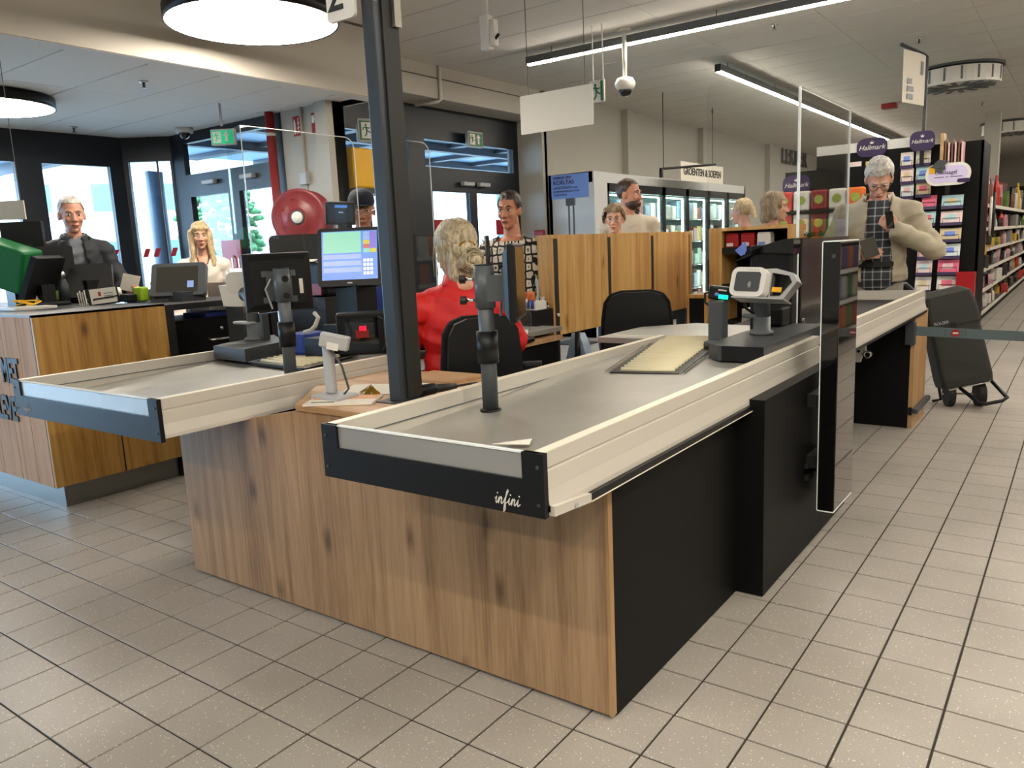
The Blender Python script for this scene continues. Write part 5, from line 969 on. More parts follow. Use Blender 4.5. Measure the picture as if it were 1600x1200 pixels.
bases={'box':MB().cbox(-.07,.07,-.05,.05,0,.2,.006).mesh('good'),'bottle':MB().lathe([(.001,0),(.045,0),(.045,.14),(.018,.19),(.018,.23),(.001,.23)],(0,0,0),12).mesh('good'),'pack':MB().prism([(-.06,0),(.06,0),(.065,.1),(.045,.2),(-.045,.2),(-.065,.1)],-.03,.03,'y').mesh('good')}
gm={}
for kx,b0 in bases.items():
    for h,n_ in pc: m_=b0.copy(); m_.materials.append(MATS['good_'+n_]); gm[kx,n_]=m_
random.seed(11); ln=['lowest','second','third','fourth','fifth','top']; kn={'box':'boxed item','bottle':'bottle','pack':'hanging pack'}
for li,z in enumerate(LV):
    y=10.42; k=0
    while y<21.4:
        kx=random.choice(['box','bottle','pack','pack']); n_=random.choices([c_[1] for c_ in pc],[5,4,2,1.5,3,2,1.5,1,1])[0]; s_=random.uniform(.8,1.9); hh=random.uniform(.55,1.12)*(1 if li<5 else 1.9)
        o=share(gm[kx,n_],'shelf_item',(-1.15+random.uniform(-.10,.05),y+.05*s_,z+.001),rot=(random.uniform(-.06,.06),0,math.pi/2+random.uniform(-.35,.35))); o.scale=(s_,1.0,hh)
        tag(o,'%s %s, %s from the near end of the %s aisle shelf'%(n_,kn[kx],ordn[k],ln[li]),'product','goods on the right aisle shelf'); k+=1; y+=.15*s_+random.uniform(.0,.06)+.012*(y-10)
# brooms and handles hanging at the near end of the aisle shelf
for k,(y,n_,L_) in enumerate(((10.5,'yellow',.55),(10.62,'white',.5),(10.85,'yellow',.6),(11.3,'red',.9),(11.5,'red',.85),(12.1,'white',.5),(12.5,'black',.6))):
    t=thing('broom','%s handled broom hanging %s along the aisle shelf front'%(n_,ordn[k]),'broom',(-1.05,y,1.05),group='brooms on the aisle shelf'); MB().cyl((-1.045,y,1.3-L_*.3),(-1.045,y,1.3+L_*.7),.018,n=8).build('handle','good_'+n_,t,True); MB().cbox(-1.07,-1.02,y-.07,y+.07,1.3-L_*.3-.12,1.3-L_*.3,.01).build('head','good_black' if k%2 else 'good_yellow',t)
# opposite aisle rack on the right, outside the frame (mirrored in the pillar)
t=shelving('promo_shelf','right hand shelf of orange and green packs seen in the pillar mirror',.75,7.4,14.4,1.5,-1,(.15,.5,.85,1.2))
random.seed(12); bigp=MB().cbox(-.12,.12,-.1,.1,0,.27,.02).mesh('pack'); bm_={}
for n_,h in (('orange','#c8641c'),('green','#2f7a35'),('red','#b32a22'),('blue','#274a94'),('white','#d0ccc2')): mm=bigp.copy(); mm.materials.append(mat('pk_'+n_,h,.4,noise_amt=.3,nscale=12)); bm_[n_]=mm
for li,z in enumerate((.15,.5,.85,1.2)):
    for k in range(24): n_=random.choice(['orange','orange','green','red','blue','white']); o=share(bm_[n_],'product_pack',(.92,7.6+.28*k,z+.001)); tag(o,'%s pack, %s from the near end of the %s right hand shelf'%(n_,ordn[k],ln[li]),'product','packs on the right hand rack')
# promo pallet of red bags behind the clear screen
cx=deep(1282,340,7.6); t=thing('promo_stand','black promotional stand behind the clear screen','stand',(cx.x,cx.y,0)); MB().box(cx.x-.42,cx.x+.42,cx.y+.25,cx.y+.3,0,1.9).build('back','black_panel',t)
zs=(.3,.62,.84,1.06,1.28,1.5); lvl=dict(zip(zs,('lowest','second','third','fourth','fifth','top')))
for z in zs: MB().box(cx.x-.42,cx.x+.42,cx.y-.1,cx.y+.25,z-.015,z).build('shelf','black_panel',t)
bagm={}
for n_,h in (('red','#b32a22'),('blue','#274a94'),('white','#d0ccc2'),('orange','#c8641c'),('dark red','#7c1418')):
    mm=MB().cbox(-.075,.075,-.05,.05,0,.19,.018).mesh('bag'); mm.materials.append(mat('bag_'+n_.replace(' ','_'),h,.35,noise_amt=.45,nscale=14)); bagm[n_]=mm
pr=MB().lathe([(.001,0),(.042,0),(.042,.002),(.001,.002)],(0,0,0),16).mesh('print'); pr.transform(Matrix.Rotation(math.pi/2,4,'X')); pr.materials.append(mat('bag_print','#8a9a3c',.4,noise_amt=.6,nscale=40))
pos5=['far left','left','middle','right','far right']
for z in zs:
    for k in range(5):
        n_=(['red','red','orange','blue','blue'] if z<1.2 else ['red','white','dark red','white','orange'])[k]; o=share(bagm[n_],'snack_bag',(cx.x-.33+.165*k,cx.y-.03,z+.001)); tag(o,'%s bag, %s one on the %s shelf of the promotional stand'%(n_,pos5[k],lvl[z]),'bag','bags on the promotional stand')
        q=bpy.data.objects.new('print',pr); COL.objects.link(q); q.parent=o; q.location=(0,-.0505,.10)
# trolley
q=onz(1480,637,0); TXc,TYc=-.66,6.42
t=thing('shopping_trolley','dark grey wheeled shopping trolley bag leaning beside the far counter','trolley',(TXc,TYc,0))
mat('trolley_cloth','#2b2c29',.8,bump=.3,bscale=300)
lean=.20; M=Matrix.Translation((TXc,TYc,.16))@Matrix.Rotation(-.24,4,'Y')@Matrix.Rotation(.42,4,'Z')
def loft(M,secs):
    mb=MB(M); n=len(secs[0]); vs=[v for s_ in secs for v in s_]; fs=[tuple(range(n-1,-1,-1)),tuple(range(n*(len(secs)-1),n*len(secs)))]
    for i in range(len(secs)-1):
        for k in range(n): fs.append((i*n+k,i*n+(k+1)%n,(i+1)*n+(k+1)%n,(i+1)*n+k))
    return mb.add(vs,fs)
def sec(w,d,z,ox=0,oy=0): return [(x_+ox,y_+oy,z) for x_,y_ in rrect(w,d,.03,3)]
loft(M,[sec(.33,.23,0),sec(.34,.24,.05),sec(.33,.23,.45),sec(.31,.21,.58)]).build('bag','trolley_cloth',t)
loft(M,[sec(.345,.25,.44),sec(.34,.245,.56),sec(.31,.22,.66),sec(.2,.15,.70)]).build('flap','trolley_cloth',t)
MB(M).box(-.03,.0,-.128,-.122,.40,.46).build('buckle','black_plastic',t); text('ROLSER',.028,'light_grey',M@frame((-.09,-.126,.47),(1,0,0),(0,0,1)),t,depth=.001)
MB(M).tube([(-.13,.12,.0),(-.13,.13,.6),(-.16,.13,.74),(-.20,.12,.80),(-.25,.10,.80),(-.27,.09,.76)],.014,8).build('handle','dark_grey',t,True)
MB(M).tube([(-.13,-.1,-.01),(.14,-.1,-.01)],.008,6).build('bottom_bar','chrome',t)
MB(M).tube([(-.06,-.10,-.01),(.0,-.22,-.12),(.03,-.25,-.135),(.14,-.25,-.135),(.18,-.23,-.125),(.15,-.10,-.01)],.013,8).build('front_foot','black_plastic',t,True)
MB(M).tube([(-.14,.1,-.01),(-.14,.12,-.10),(-.2,.12,-.10)],.011,6).build('rear_frame','black_plastic',t)
Mw=Matrix.Translation((TXc+.02,TYc,0))@Matrix.Rotation(.42,4,'Z')
for dx in (-.12,.08): MB(Mw).cyl((dx-.022,-.02,.088),(dx+.022,-.02,.088),.088,n=28).build('wheel','rubber',t)
MB(Mw).cyl((-.16,-.02,.088),(.12,-.02,.088),.008).build('axle','chrome',t)
# ================================================================ PEOPLE
def skin(name,h): return mat(name,h,.5,noise_amt=.06,nscale=40,spec=.35)
skin('skin_a','#c58e76'); skin('skin_b','#cb987e'); skin('skin_c','#b87e62'); skin('skin_d','#cf9e88'); mat('lip','#8a4840',.5); mat('eye_white','#d8d4cc',.3); mat('iris','#1d1712',.2); mat('nail','#c09080',.4)
def hairmat(name,a,b):
    def build(nt,bs):
        L=nt.links.new; tc=N(nt,'ShaderNodeTexCoord'); mp=N(nt,'ShaderNodeMapping'); mp.inputs['Scale'].default_value=(1,1,.18); L(tc.outputs['Object'],mp.inputs[0])
        n=N(nt,'ShaderNodeTexNoise',Scale=110.0,Detail=4.0,Distortion=.6); L(mp.outputs[0],n.inputs['Vector']); r=ramp(nt,[(.32,a),(.68,b)]); L(n.outputs[0],r.inputs[0]); L(r.outputs[0],bs.inputs['Base Color'])
        bp=N(nt,'ShaderNodeBump',Strength=.7,Distance=.004); L(n.outputs[0],bp.inputs['Height']); L(bp.outputs[0],bs.inputs['Normal'])
    return ramp_mat(name,build,.45)
hairmat('hair_white','#8f8c86','#d6d2ca'); hairmat('hair_silver','#77726a','#aaa59c'); hairmat('hair_blonde','#8c7450','#ccb68e'); hairmat('hair_ash','#8a7a5e','#d3c6a8'); hairmat('hair_brown','#2a1c14','#4c3628'); hairmat('hair_dark','#15110e','#352a22'); hairmat('hair_mixed','#5e4c38','#a08a68')
mat('jacket_dark','#15191f',.75,bump=.4,bscale=14); mat('shirt_grey','#5f646c',.7,noise_amt=.15,nscale=40); mat('top_white','#d6ccc0',.8,bump=.4,bscale=14); mat('sweater_cream','#c9bfae',.85,bump=.4,bscale=12); mat('jacket_beige','#a39a86',.75,bump=.5,bscale=12); mat('trouser_grey','#8a8478',.8); mat('trouser_dark','#1a1c22',.8); mat('cap_navy','#141a28',.8); mat('red_knit','#a02820',.8); mat('denim','#4a6a94',.8,noise_amt=.3,nscale=60); mat('stripe_white','#c8c8c4',.6); mat('glass_frame','#1a1210',.3)
def _plaid(nt,b):
    L=nt.links.new; tc=N(nt,'ShaderNodeTexCoord'); sx=N(nt,'ShaderNodeSeparateXYZ'); L(tc.outputs['Object'],sx.inputs[0]); prev=None
    def stripes(out,period,width):
        m=N(nt,'ShaderNodeMath',_operation='DIVIDE'); m.inputs[1].default_value=period; L(out,m.inputs[0]); f=N(nt,'ShaderNodeMath',_operation='FRACT'); L(m.outputs[0],f.inputs[0]); l=N(nt,'ShaderNodeMath',_operation='LESS_THAN'); l.inputs[1].default_value=width; L(f.outputs[0],l.inputs[0]); return l.outputs[0]
    a=stripes(sx.outputs[0],.055,.16); c=stripes(sx.outputs[2],.055,.16); s=N(nt,'ShaderNodeMath',_operation='ADD'); L(a,s.inputs[0]); L(c,s.inputs[1]); h=N(nt,'ShaderNodeMath',_operation='MULTIPLY'); h.inputs[1].default_value=.5; L(s.outputs[0],h.inputs[0])
    r=ramp(nt,[(0,'#2e3238'),(.5,'#7e8084'),(1,'#b8b8b4')]); L(h.outputs[0],r.inputs[0]); L(r.outputs[0],b.inputs['Base Color'])
ramp_mat('plaid',_plaid,.8)
def _pattern(nt,b):
    L=nt.links.new; tc=N(nt,'ShaderNodeTexCoord'); mp=N(nt,'ShaderNodeMapping'); mp.inputs['Scale'].default_value=(1,.6,.8); L(tc.outputs['Object'],mp.inputs[0]); v=N(nt,'ShaderNodeTexVoronoi',Scale=24.0,Randomness=.35,_feature='DISTANCE_TO_EDGE'); L(mp.outputs[0],v.inputs['Vector'])
    r=ramp(nt,[(.0,'#171412'),(.10,'#171412'),(.13,'#cfc6b6'),(.34,'#cfc6b6'),(.38,'#1a1614'),(.9,'#1a1614')]); L(v.outputs['Distance'],r.inputs[0]); L(r.outputs[0],b.inputs['Base Color'])
ramp_mat('pattern_knit',_pattern,.85)

DEPS=None
def blob(mb, name, m, parent, voxel=.012, smooth=4, cut=None, solid=0, rough_=0, wr=0):
    """overlapping closed forms fused into ONE continuous surface (voxel remesh + smoothing), baked to a plain mesh"""
    me=mb.mesh('tmp'); o=bpy.data.objects.new('tmp',me); COL.objects.link(o)
    r=o.modifiers.new('r','REMESH'); r.mode='VOXEL'; r.voxel_size=voxel
    if smooth: s=o.modifiers.new('s','SMOOTH'); s.factor=.5; s.iterations=smooth
    dg=bpy.context.evaluated_depsgraph_get(); me2=bpy.data.meshes.new_from_object(o.evaluated_get(dg)); bpy.data.objects.remove(o); bpy.data.meshes.remove(me)
    if cut or rough_ or wr:
        bm=bmesh.new(); bm.from_mesh(me2)
        if cut: bmesh.ops.delete(bm,geom=[f for f in bm.faces if cut(f.calc_center_median())],context='FACES')
        if rough_:
            bm.normal_update()
            for v in bm.verts: v.co += v.normal*rough_*(noise.noise(Vector((v.co.x*38,v.co.y*38,v.co.z*9)))+.5*noise.noise(Vector((v.co.x*90,v.co.y*90,v.co.z*16))))
        if wr:
            bm.normal_update()
            for v in bm.verts:
                c_=v.co; q=Vector((c_.x*7+3*parent.location.x,c_.y*7,c_.z*13+c_.x*6)); v.co += v.normal*wr*(1.0-2.2*abs(noise.noise(q))+.4*noise.noise(q*2.3))
        bm.to_mesh(me2); bm.free()
    me2.name=name; me2.materials.clear(); me2.materials.append(MATS[m]); me2.polygons.foreach_set('use_smooth',[True]*len(me2.polygons))
    ob=bpy.data.objects.new(name,me2); COL.objects.link(ob); ob.parent=parent; ORG[ob.name]=Vector()
    if solid: q=ob.modifiers.new('sol','SOLIDIFY'); q.thickness=solid; q.offset=-1
    return ob
def hand(mb, w, d, up, s=1, curl=.4, side=1):
    """palm, four unequal bent fingers and a thumb leaving the side; w wrist, d finger direction, up back-of-hand normal"""
    d=Vector(d).normalized(); up=Vector(up); up=(up-d*up.dot(d)).normalized(); sd=d.cross(up)*side; w=Vector(w)
    R=Matrix(((sd.x,d.x,up.x),(sd.y,d.y,up.y),(sd.z,d.z,up.z)))
    mb.ell(w+d*.05*s,(.040*s,.052*s,.017*s),14,9,R)
    mb.cap(w-d*.02*s,w+d*.03*s,.024*s,.026*s)
    for k,(o,L) in enumerate(((-.029,.072),(-.010,.082),(.010,.077),(.028,.060))):
        b=w+d*.088*s+sd*o*s; a=curl*.55; p1=b+(d*math.cos(a)-up*math.sin(a))*L*.48*s; a2=curl*1.7; p2=p1+(d*math.cos(a2)-up*math.sin(a2))*L*.30*s; a3=curl*2.5; p3=p2+(d*math.cos(a3)-up*math.sin(a3))*L*.24*s
        mb.cap(b-d*.03*s,p1,.0095*s,.0088*s,8); mb.cap(p1,p2,.0088*s,.008*s,8); mb.cap(p2,p3,.008*s,.007*s,8)
    b=w+d*.03*s-sd*.032*s; p1=b-sd*.022*s+d*.030*s-up*.012*s; p2=p1+d*.030*s-up*.014*s*(1+curl); mb.cap(b,p1,.013*s,.0105*s,8); mb.cap(p1,p2,.0105*s,.0085*s,8)
def head_M(yaw,pitch,roll,neck): return Matrix.Translation(neck)@Matrix.Rotation(yaw,4,'Z')@Matrix.Rotation(pitch,4,'X')@Matrix.Rotation(roll,4,'Y')@Matrix.Translation((0,.015,.115))
def head_shapes(mb,M,k=1,w=1):
    h=MB(M); S=lambda p: (p[0]*k*w,p[1]*k,p[2]*k)
    h.ell(S((0,-.012,.035)),S((.074,.094,.084)),24,14); h.ell(S((0,.022,-.025)),S((.061,.070,.085)),24,14); h.ell(S((0,.035,-.078)),S((.044,.045,.036))); h.ell(S((0,.070,-.101)),S((.020,.018,.015)))
    h.cap(S((0,.088,.010)),S((0,.107,-.034)),.0075*k,.0125*k); 
    for s in (-1,1):
        h.ell(S((s*.011,.099,-.038)),S((.009,.010,.008))); h.ell(S((s*.034,.066,-.028)),S((.024,.022,.022))); h.cap(S((s*.014,.087,.022)),S((s*.044,.074,.022)),.009*k,.008*k,8); h.ell(S((s*.076,-.004,-.008)),S((.009,.020,.032)),12,8,Matrix.Rotation(s*.35,3,'Z'))
    h.cap(S((-.018,.090,-.066)),S((.018,.090,-.066)),.008*k,.008*k,8); h.cap(S((-.016,.089,-.075)),S((.016,.089,-.075)),.008*k,.008*k,8)
    h.cap(S((0,-.02,-.05)),S((0,-.045,-.16)),.052*k,.055*k,16); mb.v += [v for v in h.v]; o=len(mb.v)-len(h.v); mb.f += [tuple(i+o for i in f) for f in h.f]
def face_parts(t,M,brow,k=1,w=1,eyes=True,lips='lip'):
    S=lambda p: (p[0]*k*w,p[1]*k,p[2]*k)
    for s in (-1,1):
        if eyes:
            e=MB(M).ell(S((s*.031,.0795,.000)),S((.0140,.0095,.0075)),14,9).build('eye','eye_white',t,True,local=True); MB(M).ell(S((s*.031,.0870,.000)),S((.0055,.0030,.0058)),10,6).build('iris','iris',e,True,local=True); MB(M).tube([S((s*.017,.085,.004)),S((s*.031,.0885,.0085)),S((s*.045,.081,.004))],.0022*k,5).build('eyelid',brow,e,True,local=True)
        MB(M).tube([S((s*.014,.094,.022)),S((s*.030,.092,.028)),S((s*.048,.080,.022))],[.0032*k,.0038*k,.002*k],6).build('eyebrow',brow,t,True,local=True)
    MB(M).tube([S((-.024,.090,-.070)),S((-.010,.0985,-.067)),S((0,.0985,-.069)),S((.010,.0985,-.067)),S((.024,.090,-.070))],[.002*k,.0045*k,.0042*k,.0045*k,.002*k],6).build('lips',lips,t,True,local=True)
def glasses(t,M,m='glass_frame',k=1):
    g=[]
    for s in (-1,1):
        c=(s*.033*k,.103*k,-.004*k); MB(M).tube([(c[0]+.024*k*math.cos(a),c[1]-abs(math.cos(a))*.004*k,c[2]+.017*k*math.sin(a)) for a in [2*math.pi*i/16 for i in range(17)]],.0018*k,5,False).build('glasses_rim',m,t,True,local=True)
        MB(M).tube([(s*.057*k,.098*k,.002*k),(s*.082*k,.03*k,.006*k),(s*.083*k,-.01*k,.0)],.0018*k,5).build('glasses_temple',m,t,local=True)
    MB(M).tube([(-.010*k,.104*k,0),(0,.108*k,.003*k),(.010*k,.104*k,0)],.0018*k,5).build('glasses_bridge',m,t,local=True)
def person(lab, loc, H, face, sk='skin_a', yaw=0, pitch=0, roll=0, arms=None, sit=False, hands=((0,0,-1),(0,0,-1)), curl=(.4,.4), hup=((0,1,0),(0,1,0)), girth=1.0, legs=True, w=1, brow='hair_brown', eyes=True, hk=1.06):
    """face: world direction the body faces (local +Y). returns root and useful frames"""
    rz=math.atan2(-face[0],face[1]); t=thing('person',lab,'person',loc,rz); k=H/1.75; V=lambda x,y,z: Vector((x*k,y*k,z*k))
    J=dict(neck=V(0,-.012,1.505),ls=V(-.178*girth,-.005,1.355),rs=V(.178*girth,-.005,1.355)); dz=0
    A=arms or {}; J['le']=V(*A.get('le',(-.25,-.02,1.12))); J['lw']=V(*A.get('lw',(-.25,.10,.90))); J['re']=V(*A.get('re',(.25,-.02,1.12))); J['rw']=V(*A.get('rw',(.25,.10,.90)))
    if sit: J['lh'],J['rh'],J['lk'],J['rk'],J['la'],J['ra']=V(-.09,0,.93),V(.09,0,.93),V(-.12,.42,.93),V(.12,.42,.93),V(-.12,.40,.50),V(.12,.40,.50)
    else: J['lh'],J['rh'],J['lk'],J['rk'],J['la'],J['ra']=V(-.09,0,.92),V(.09,0,.92),V(-.10,.02,.50),V(.10,.02,.50),V(-.105,-.01,.08),V(.105,-.01,.08)
    def torso(mb,d=0,g=girth):
        mb.ell(V(0,-.005,1.27),(.158*k*g+d,.105*k*g+d,.20*k+d),24,14); mb.ell(V(0,.012,1.07),(.142*k*g+d,.112*k*g+d,.17*k+d),24,14); mb.ell(V(0,0,.94),(.155*k*g+d,.112*k*g+d,.12*k+d),24,14); mb.cap(J['ls'],J['rs'],.056*k+d,.056*k+d,14); [mb.cap(V(s_*.02,-.02,1.425),J[q_]+V(-s_*.02,0,.012),.050*k+d*.6,.046*k+d*.8,14) for s_,q_ in ((-1,'ls'),(1,'rs'))]; mb.cap(V(0,-.01,1.38),J['neck'],.062*k+d*.3,.054*k,14)
    def arm(mb,s,d=0,upto=1.0):
        sh,el,wr=J[s+'s'],J[s+'e'],J[s+'w']; mb.cap(sh,el,.046*k+d,.038*k+d,14); mb.cap(el,el.lerp(wr,upto),.040*k+d,.028*k+d+(0.006 if d else 0),14)
    def leg(mb,s,d=0):
        mb.cap(J[s+'h'],J[s+'k'],.082*k+d,.057*k+d,14); mb.cap(J[s+'k'],J[s+'a'],.055*k+d,.036*k+d,14)
    HM=head_M(yaw,pitch,roll,J['neck']); kk=k*1.0*hk
    body=MB(); torso(body); arm(body,'l'); arm(body,'r')
    if legs: leg(body,'l'); leg(body,'r'); [body.ell(J[s+'a']+V(0,.07,-.045),(.04*k,.12*k,.035*k)) for s in 'lr']
    head_shapes(body,HM,kk,w); hand(body,J['lw'],hands[0],hup[0],k,curl[0],-1); hand(body,J['rw'],hands[1],hup[1],k,curl[1],1)
    blob(body,'body',sk,t,.0062*k,2); face_parts(t,HM,brow,kk,w,eyes)
    return dict(t=t,k=k,V=V,J=J,HM=HM,torso=torso,arm=arm,leg=leg,kk=kk)
def top(p,m,d=.016,name='top',neck=.0,cut=None,hem=None,solid=0,sleeve=1.0,voxel=.012):
    mb=MB(); p['torso'](mb,d); p['arm'](mb,'l',d,sleeve); p['arm'](mb,'r',d,sleeve); V=p['V']; k=p['k']
    nz=p['J']['neck'].z-.062*k+neck
    def c(q):
        if q.z>nz and abs(q.x)<.085*k: return True
        if hem and q.z<hem*k and abs(q.x)<.2*k and q.y<.2*k: return True
        return cut(q) if cut else False
    return blob(mb,name,m,p['t'],voxel*k,3,c,solid,0,.009*k)
def trousers(p,m,d=.02):
    mb=MB(); p['leg'](mb,'l',d); p['leg'](mb,'r',d); k=p['k']; mb.ell(p['V'](0,0,.95),(.155*k+d,.115*k+d,.12*k)); blob(mb,'trousers',m,p['t'],.014*k,3)
    for s in 'lr': MB().ell(p['J'][s+'a']+p['V'](0,.07,-.04),(.05*k,.135*k,.04*k)).build('shoe','black_matte',p['t'],True,local=True)
def hair(p,m,shapes,cut=None,rough_=.006,voxel=.006,name='hair'):
    h=MB(p['HM']); k=p['kk']
    for s in shapes:
        if s[0]=='e': h.ell([c*k for c in s[1]],[c*k for c in s[2]],20,12)
        else: h.cap([c*k for c in s[1]],[c*k for c in s[2]],s[3]*k,s[4]*k)
    Mi=p['HM'].inverted(); c=(lambda q: cut((Mi@q)/k)) if cut else None
    return blob(h,name,m,p['t'],voxel*k,2,c,0,rough_)
def short_cut(front=.072,side=.005,back=-.075):
    def f(q):
        if q.y>.045: return q.z<front-.25*max(0,.09-q.y)*0
        if q.y>-.01: return q.z<side+(front-side)*(q.y+.01)/.055*.8
        return q.z<back+(side-back)*max(0,min(1,(q.y+.08)/.07))
    return f
CAP=('e',(0,-.016,.042),(.081,.100,.088))
def collar(p,m,r=.075,z=1.46,op=.5,th=.016,h=.04):
    k=p['k']; pts=[]; n=14
    mb=MB(); 
    for i in range(n):
        a=-math.pi/2-math.pi+op/2*1+ (2*math.pi-op)*i/(n-1)+0
    A=[math.pi/2+op/2+(2*math.pi-op)*i/(n-1) for i in range(n)]
    vs=[];fs=[]
    for a in A:
        x,y=r*math.cos(a),r*.95*math.sin(a)-.01; zz=z-.03*max(0,math.sin(a))
        vs += [(x*k,y*k,(zz+h)*k),((x*1.35)*k,(y*1.35)*k,(zz-.012)*k),((x*1.30)*k,(y*1.30)*k,(zz-.02)*k),(x*.93*k,y*.93*k,(zz+h-.004)*k)]
    for i in range(n-1):
        for j in range(4): fs.append((i*4+j,i*4+(j+1)%4,(i+1)*4+(j+1)%4,(i+1)*4+j))
    fs += [(0,1,2,3),((n-1)*4+3,(n-1)*4+2,(n-1)*4+1,(n-1)*4)]
    return MB().add(vs,fs).build('collar',m,p['t'],True,local=True)
def toward(loc,tgt=(0,0)): d=Vector((tgt[0]-loc[0],tgt[1]-loc[1])); d.normalize(); return (d.x,d.y)

# 1. man in dark jacket, left, holding a paper
loc=(-6.0,2.84,0); p=person('grey haired man in a dark jacket holding a paper behind the service desk',loc,1.79,toward(loc,(-1.0,1.0)),'skin_a',yaw=.05,pitch=-.05,arms=dict(re=(.27,0,1.10),rw=(.22,.18,.92),le=(-.27,.05,1.10),lw=(-.24,.30,1.07)),hands=((-.2,1,.1),(0,1,-.2)),curl=(.8,.5),girth=.98,brow='hair_silver')
top(p,'shirt_grey',.010,'shirt'); op=lambda q: q.y>.02 and abs(q.x)<(.045+.10*max(0,1.45-q.z)*.35) and q.z>.85
top(p,'jacket_dark',.026,'jacket',-.01,op,.86,.008); collar(p,'jacket_dark',.082,1.45,1.0); collar(p,'shirt_grey',.066,1.455,.5); trousers(p,'trouser_dark')
hair(p,'hair_white',[CAP],short_cut(.078,.0,-.07),.004)
w=p['J']['lw']; MB(frame(w+Vector((-.05,.12,.04)),(.95,.2,.25),(0,.25,1))).box(-.03,.09,-.05,.07,-.001,.001).build('paper_slip','white_paper',p['t'],local=True)
# 2. blonde woman in white
loc=(-6.03,3.88,0); p=person('woman with long blonde hair in a white v neck top by the doors',loc,1.60,toward(loc,(-1.0,.8)),'skin_b',yaw=0,girth=.9,w=.93,brow='hair_blonde')
vn=lambda q: q.y>.0 and q.z>1.22 and abs(q.x)<(q.z-1.20)*.55
top(p,'top_white',.018,'blouse',0,vn); trousers(p,'trouser_dark'); MB(p['HM']).tube([(-.05,.02,-.16),(-.035,.085,-.22),(0,.105,-.27),(.035,.085,-.22),(.05,.02,-.16)],.003,6).build('necklace','black_plastic',p['t'],local=True)
hair(p,'hair_blonde',[CAP,('c',(-.072,.012,.03),(-.082,.055,-.25),.030,.028),('c',(.072,.012,.03),(.082,.05,-.22),.030,.026),('c',(-.05,-.05,0),(-.06,-.05,-.24),.05,.04),('c',(.05,-.05,0),(.06,-.05,-.22),.05,.04),('c',(-.045,.068,.060),(.045,.068,.060),.022,.022)],lambda q: q.y>.06 and q.z<.035 and abs(q.x)<.055,.007)
# 3. woman in patterned top
loc=(-2.95,4.07,0); p=person('dark haired woman in black and white patterned top with black bag',loc,1.62,toward(loc,(-1.3,.5)),'skin_c',yaw=-.15,pitch=-.05,arms=dict(le=(-.26,.02,1.10),lw=(-.2,.12,.87),re=(.26,0,1.10),rw=(.22,.10,.87)),girth=.98,w=.92,brow='hair_dark')
top(p,'pattern_knit',.018,'knit_top',-.02); collar(p,'black_matte',.088,1.405,0.01,.006,.012); trousers(p,'trouser_dark')
hair(p,'hair_dark',[('e',(0,-.016,.040),(.078,.098,.086)),('c',(0,-.09,.05),(0,-.13,.02),.035,.03),('c',(0,-.02,.115),(0,.03,.105),.018,.015)],short_cut(.068,-.03,-.07),.005)
k=p['k']; MB().tube([(.15*k,.10*k,1.46*k),(.135*k,.14*k,1.35*k),(.16*k,.15*k,1.18*k),(.22*k,.12*k,1.0*k)],.017,8).build('bag_strap','black_matte',p['t'],True,local=True); MB().ell((.24*k,.08*k,.96*k),(.10,.14,.15)).build('shoulder_bag','black_fabric',p['t'],True,local=True)
# 4. older woman with glasses behind the cabinet
loc=(-3.12,5.75,0); p=person('older woman with short hair and glasses peeking over the oak cabinet',loc,1.57,toward(loc,(-.9,0)),'skin_d',yaw=0,pitch=-.02,brow='hair_mixed',w=.98)
top(p,'sweater_cream',.02,'cardigan'); trousers(p,'trouser_dark'); glasses(p['t'],p['HM'],'chrome',p['kk'])
hair(p,'hair_mixed',[('e',(0,-.016,.045),(.090,.108,.098)),('c',(-.05,.055,.085),(.06,.06,.075),.032,.03),('c',(.075,.02,.04),(.082,.0,-.02),.028,.024),('c',(-.075,.02,.05),(-.078,0,.0),.022,.018)],short_cut(.062,-.03,-.07),.007)
# 5. bearded man in cream sweater
loc=(-3.30,6.33,0); p=person('bearded man in a cream sweater in front of the freezers, head turned right',loc,1.83,toward(loc,(.0,1.6)),'skin_a',yaw=.95,girth=1.06,eyes=True)
top(p,'sweater_cream',.022,'sweater'); trousers(p,'trouser_dark')
hair(p,'hair_brown',[CAP],short_cut(.082,.0,-.06),.003); hair(p,'hair_brown',[('e',(0,.030,-.075),(.060,.068,.050))],lambda q: q.z>-.046,.003,name='beard')
# 6. blonde woman in profile
loc=(-2.62,7.30,0); p=person('blonde woman in profile with blue glasses behind the gum rack',loc,1.62,(-.95,.3),'skin_d',yaw=.15,brow='hair_blonde',w=.93,girth=.9)
top(p,'top_white',.018,'blouse'); trousers(p,'trouser_dark'); glasses(p['t'],p['HM'],'sticker_blue',p['kk'])
hair(p,'hair_blonde',[CAP,('c',(0,-.10,.02),(0,-.13,-.06),.035,.028)],short_cut(.075,-.02,-.06),.006)
# 7. woman with ash bob
loc=(-2.06,6.46,0); p=person('woman with ash blonde bob seen from behind at the gum rack',loc,1.61,(.55,.83),'skin_b',yaw=-.55,brow='hair_mixed',w=.95,girth=.95)
top(p,'denim',.02,'denim_jacket'); collar(p,'red_knit',.08,1.44,.3); trousers(p,'trouser_dark')
hair(p,'hair_mixed',[('e',(0,-.016,.042),(.088,.106,.094)),('c',(-.068,-.02,.03),(-.075,.0,-.075),.034,.03),('c',(.068,-.02,.03),(.075,0,-.075),.034,.03),('c',(-.03,-.07,0),(-.03,-.07,-.085),.05,.045),('c',(.03,-.07,0),(.03,-.07,-.085),.05,.045)],lambda q: q.y>.045 and q.z<.06,.006)
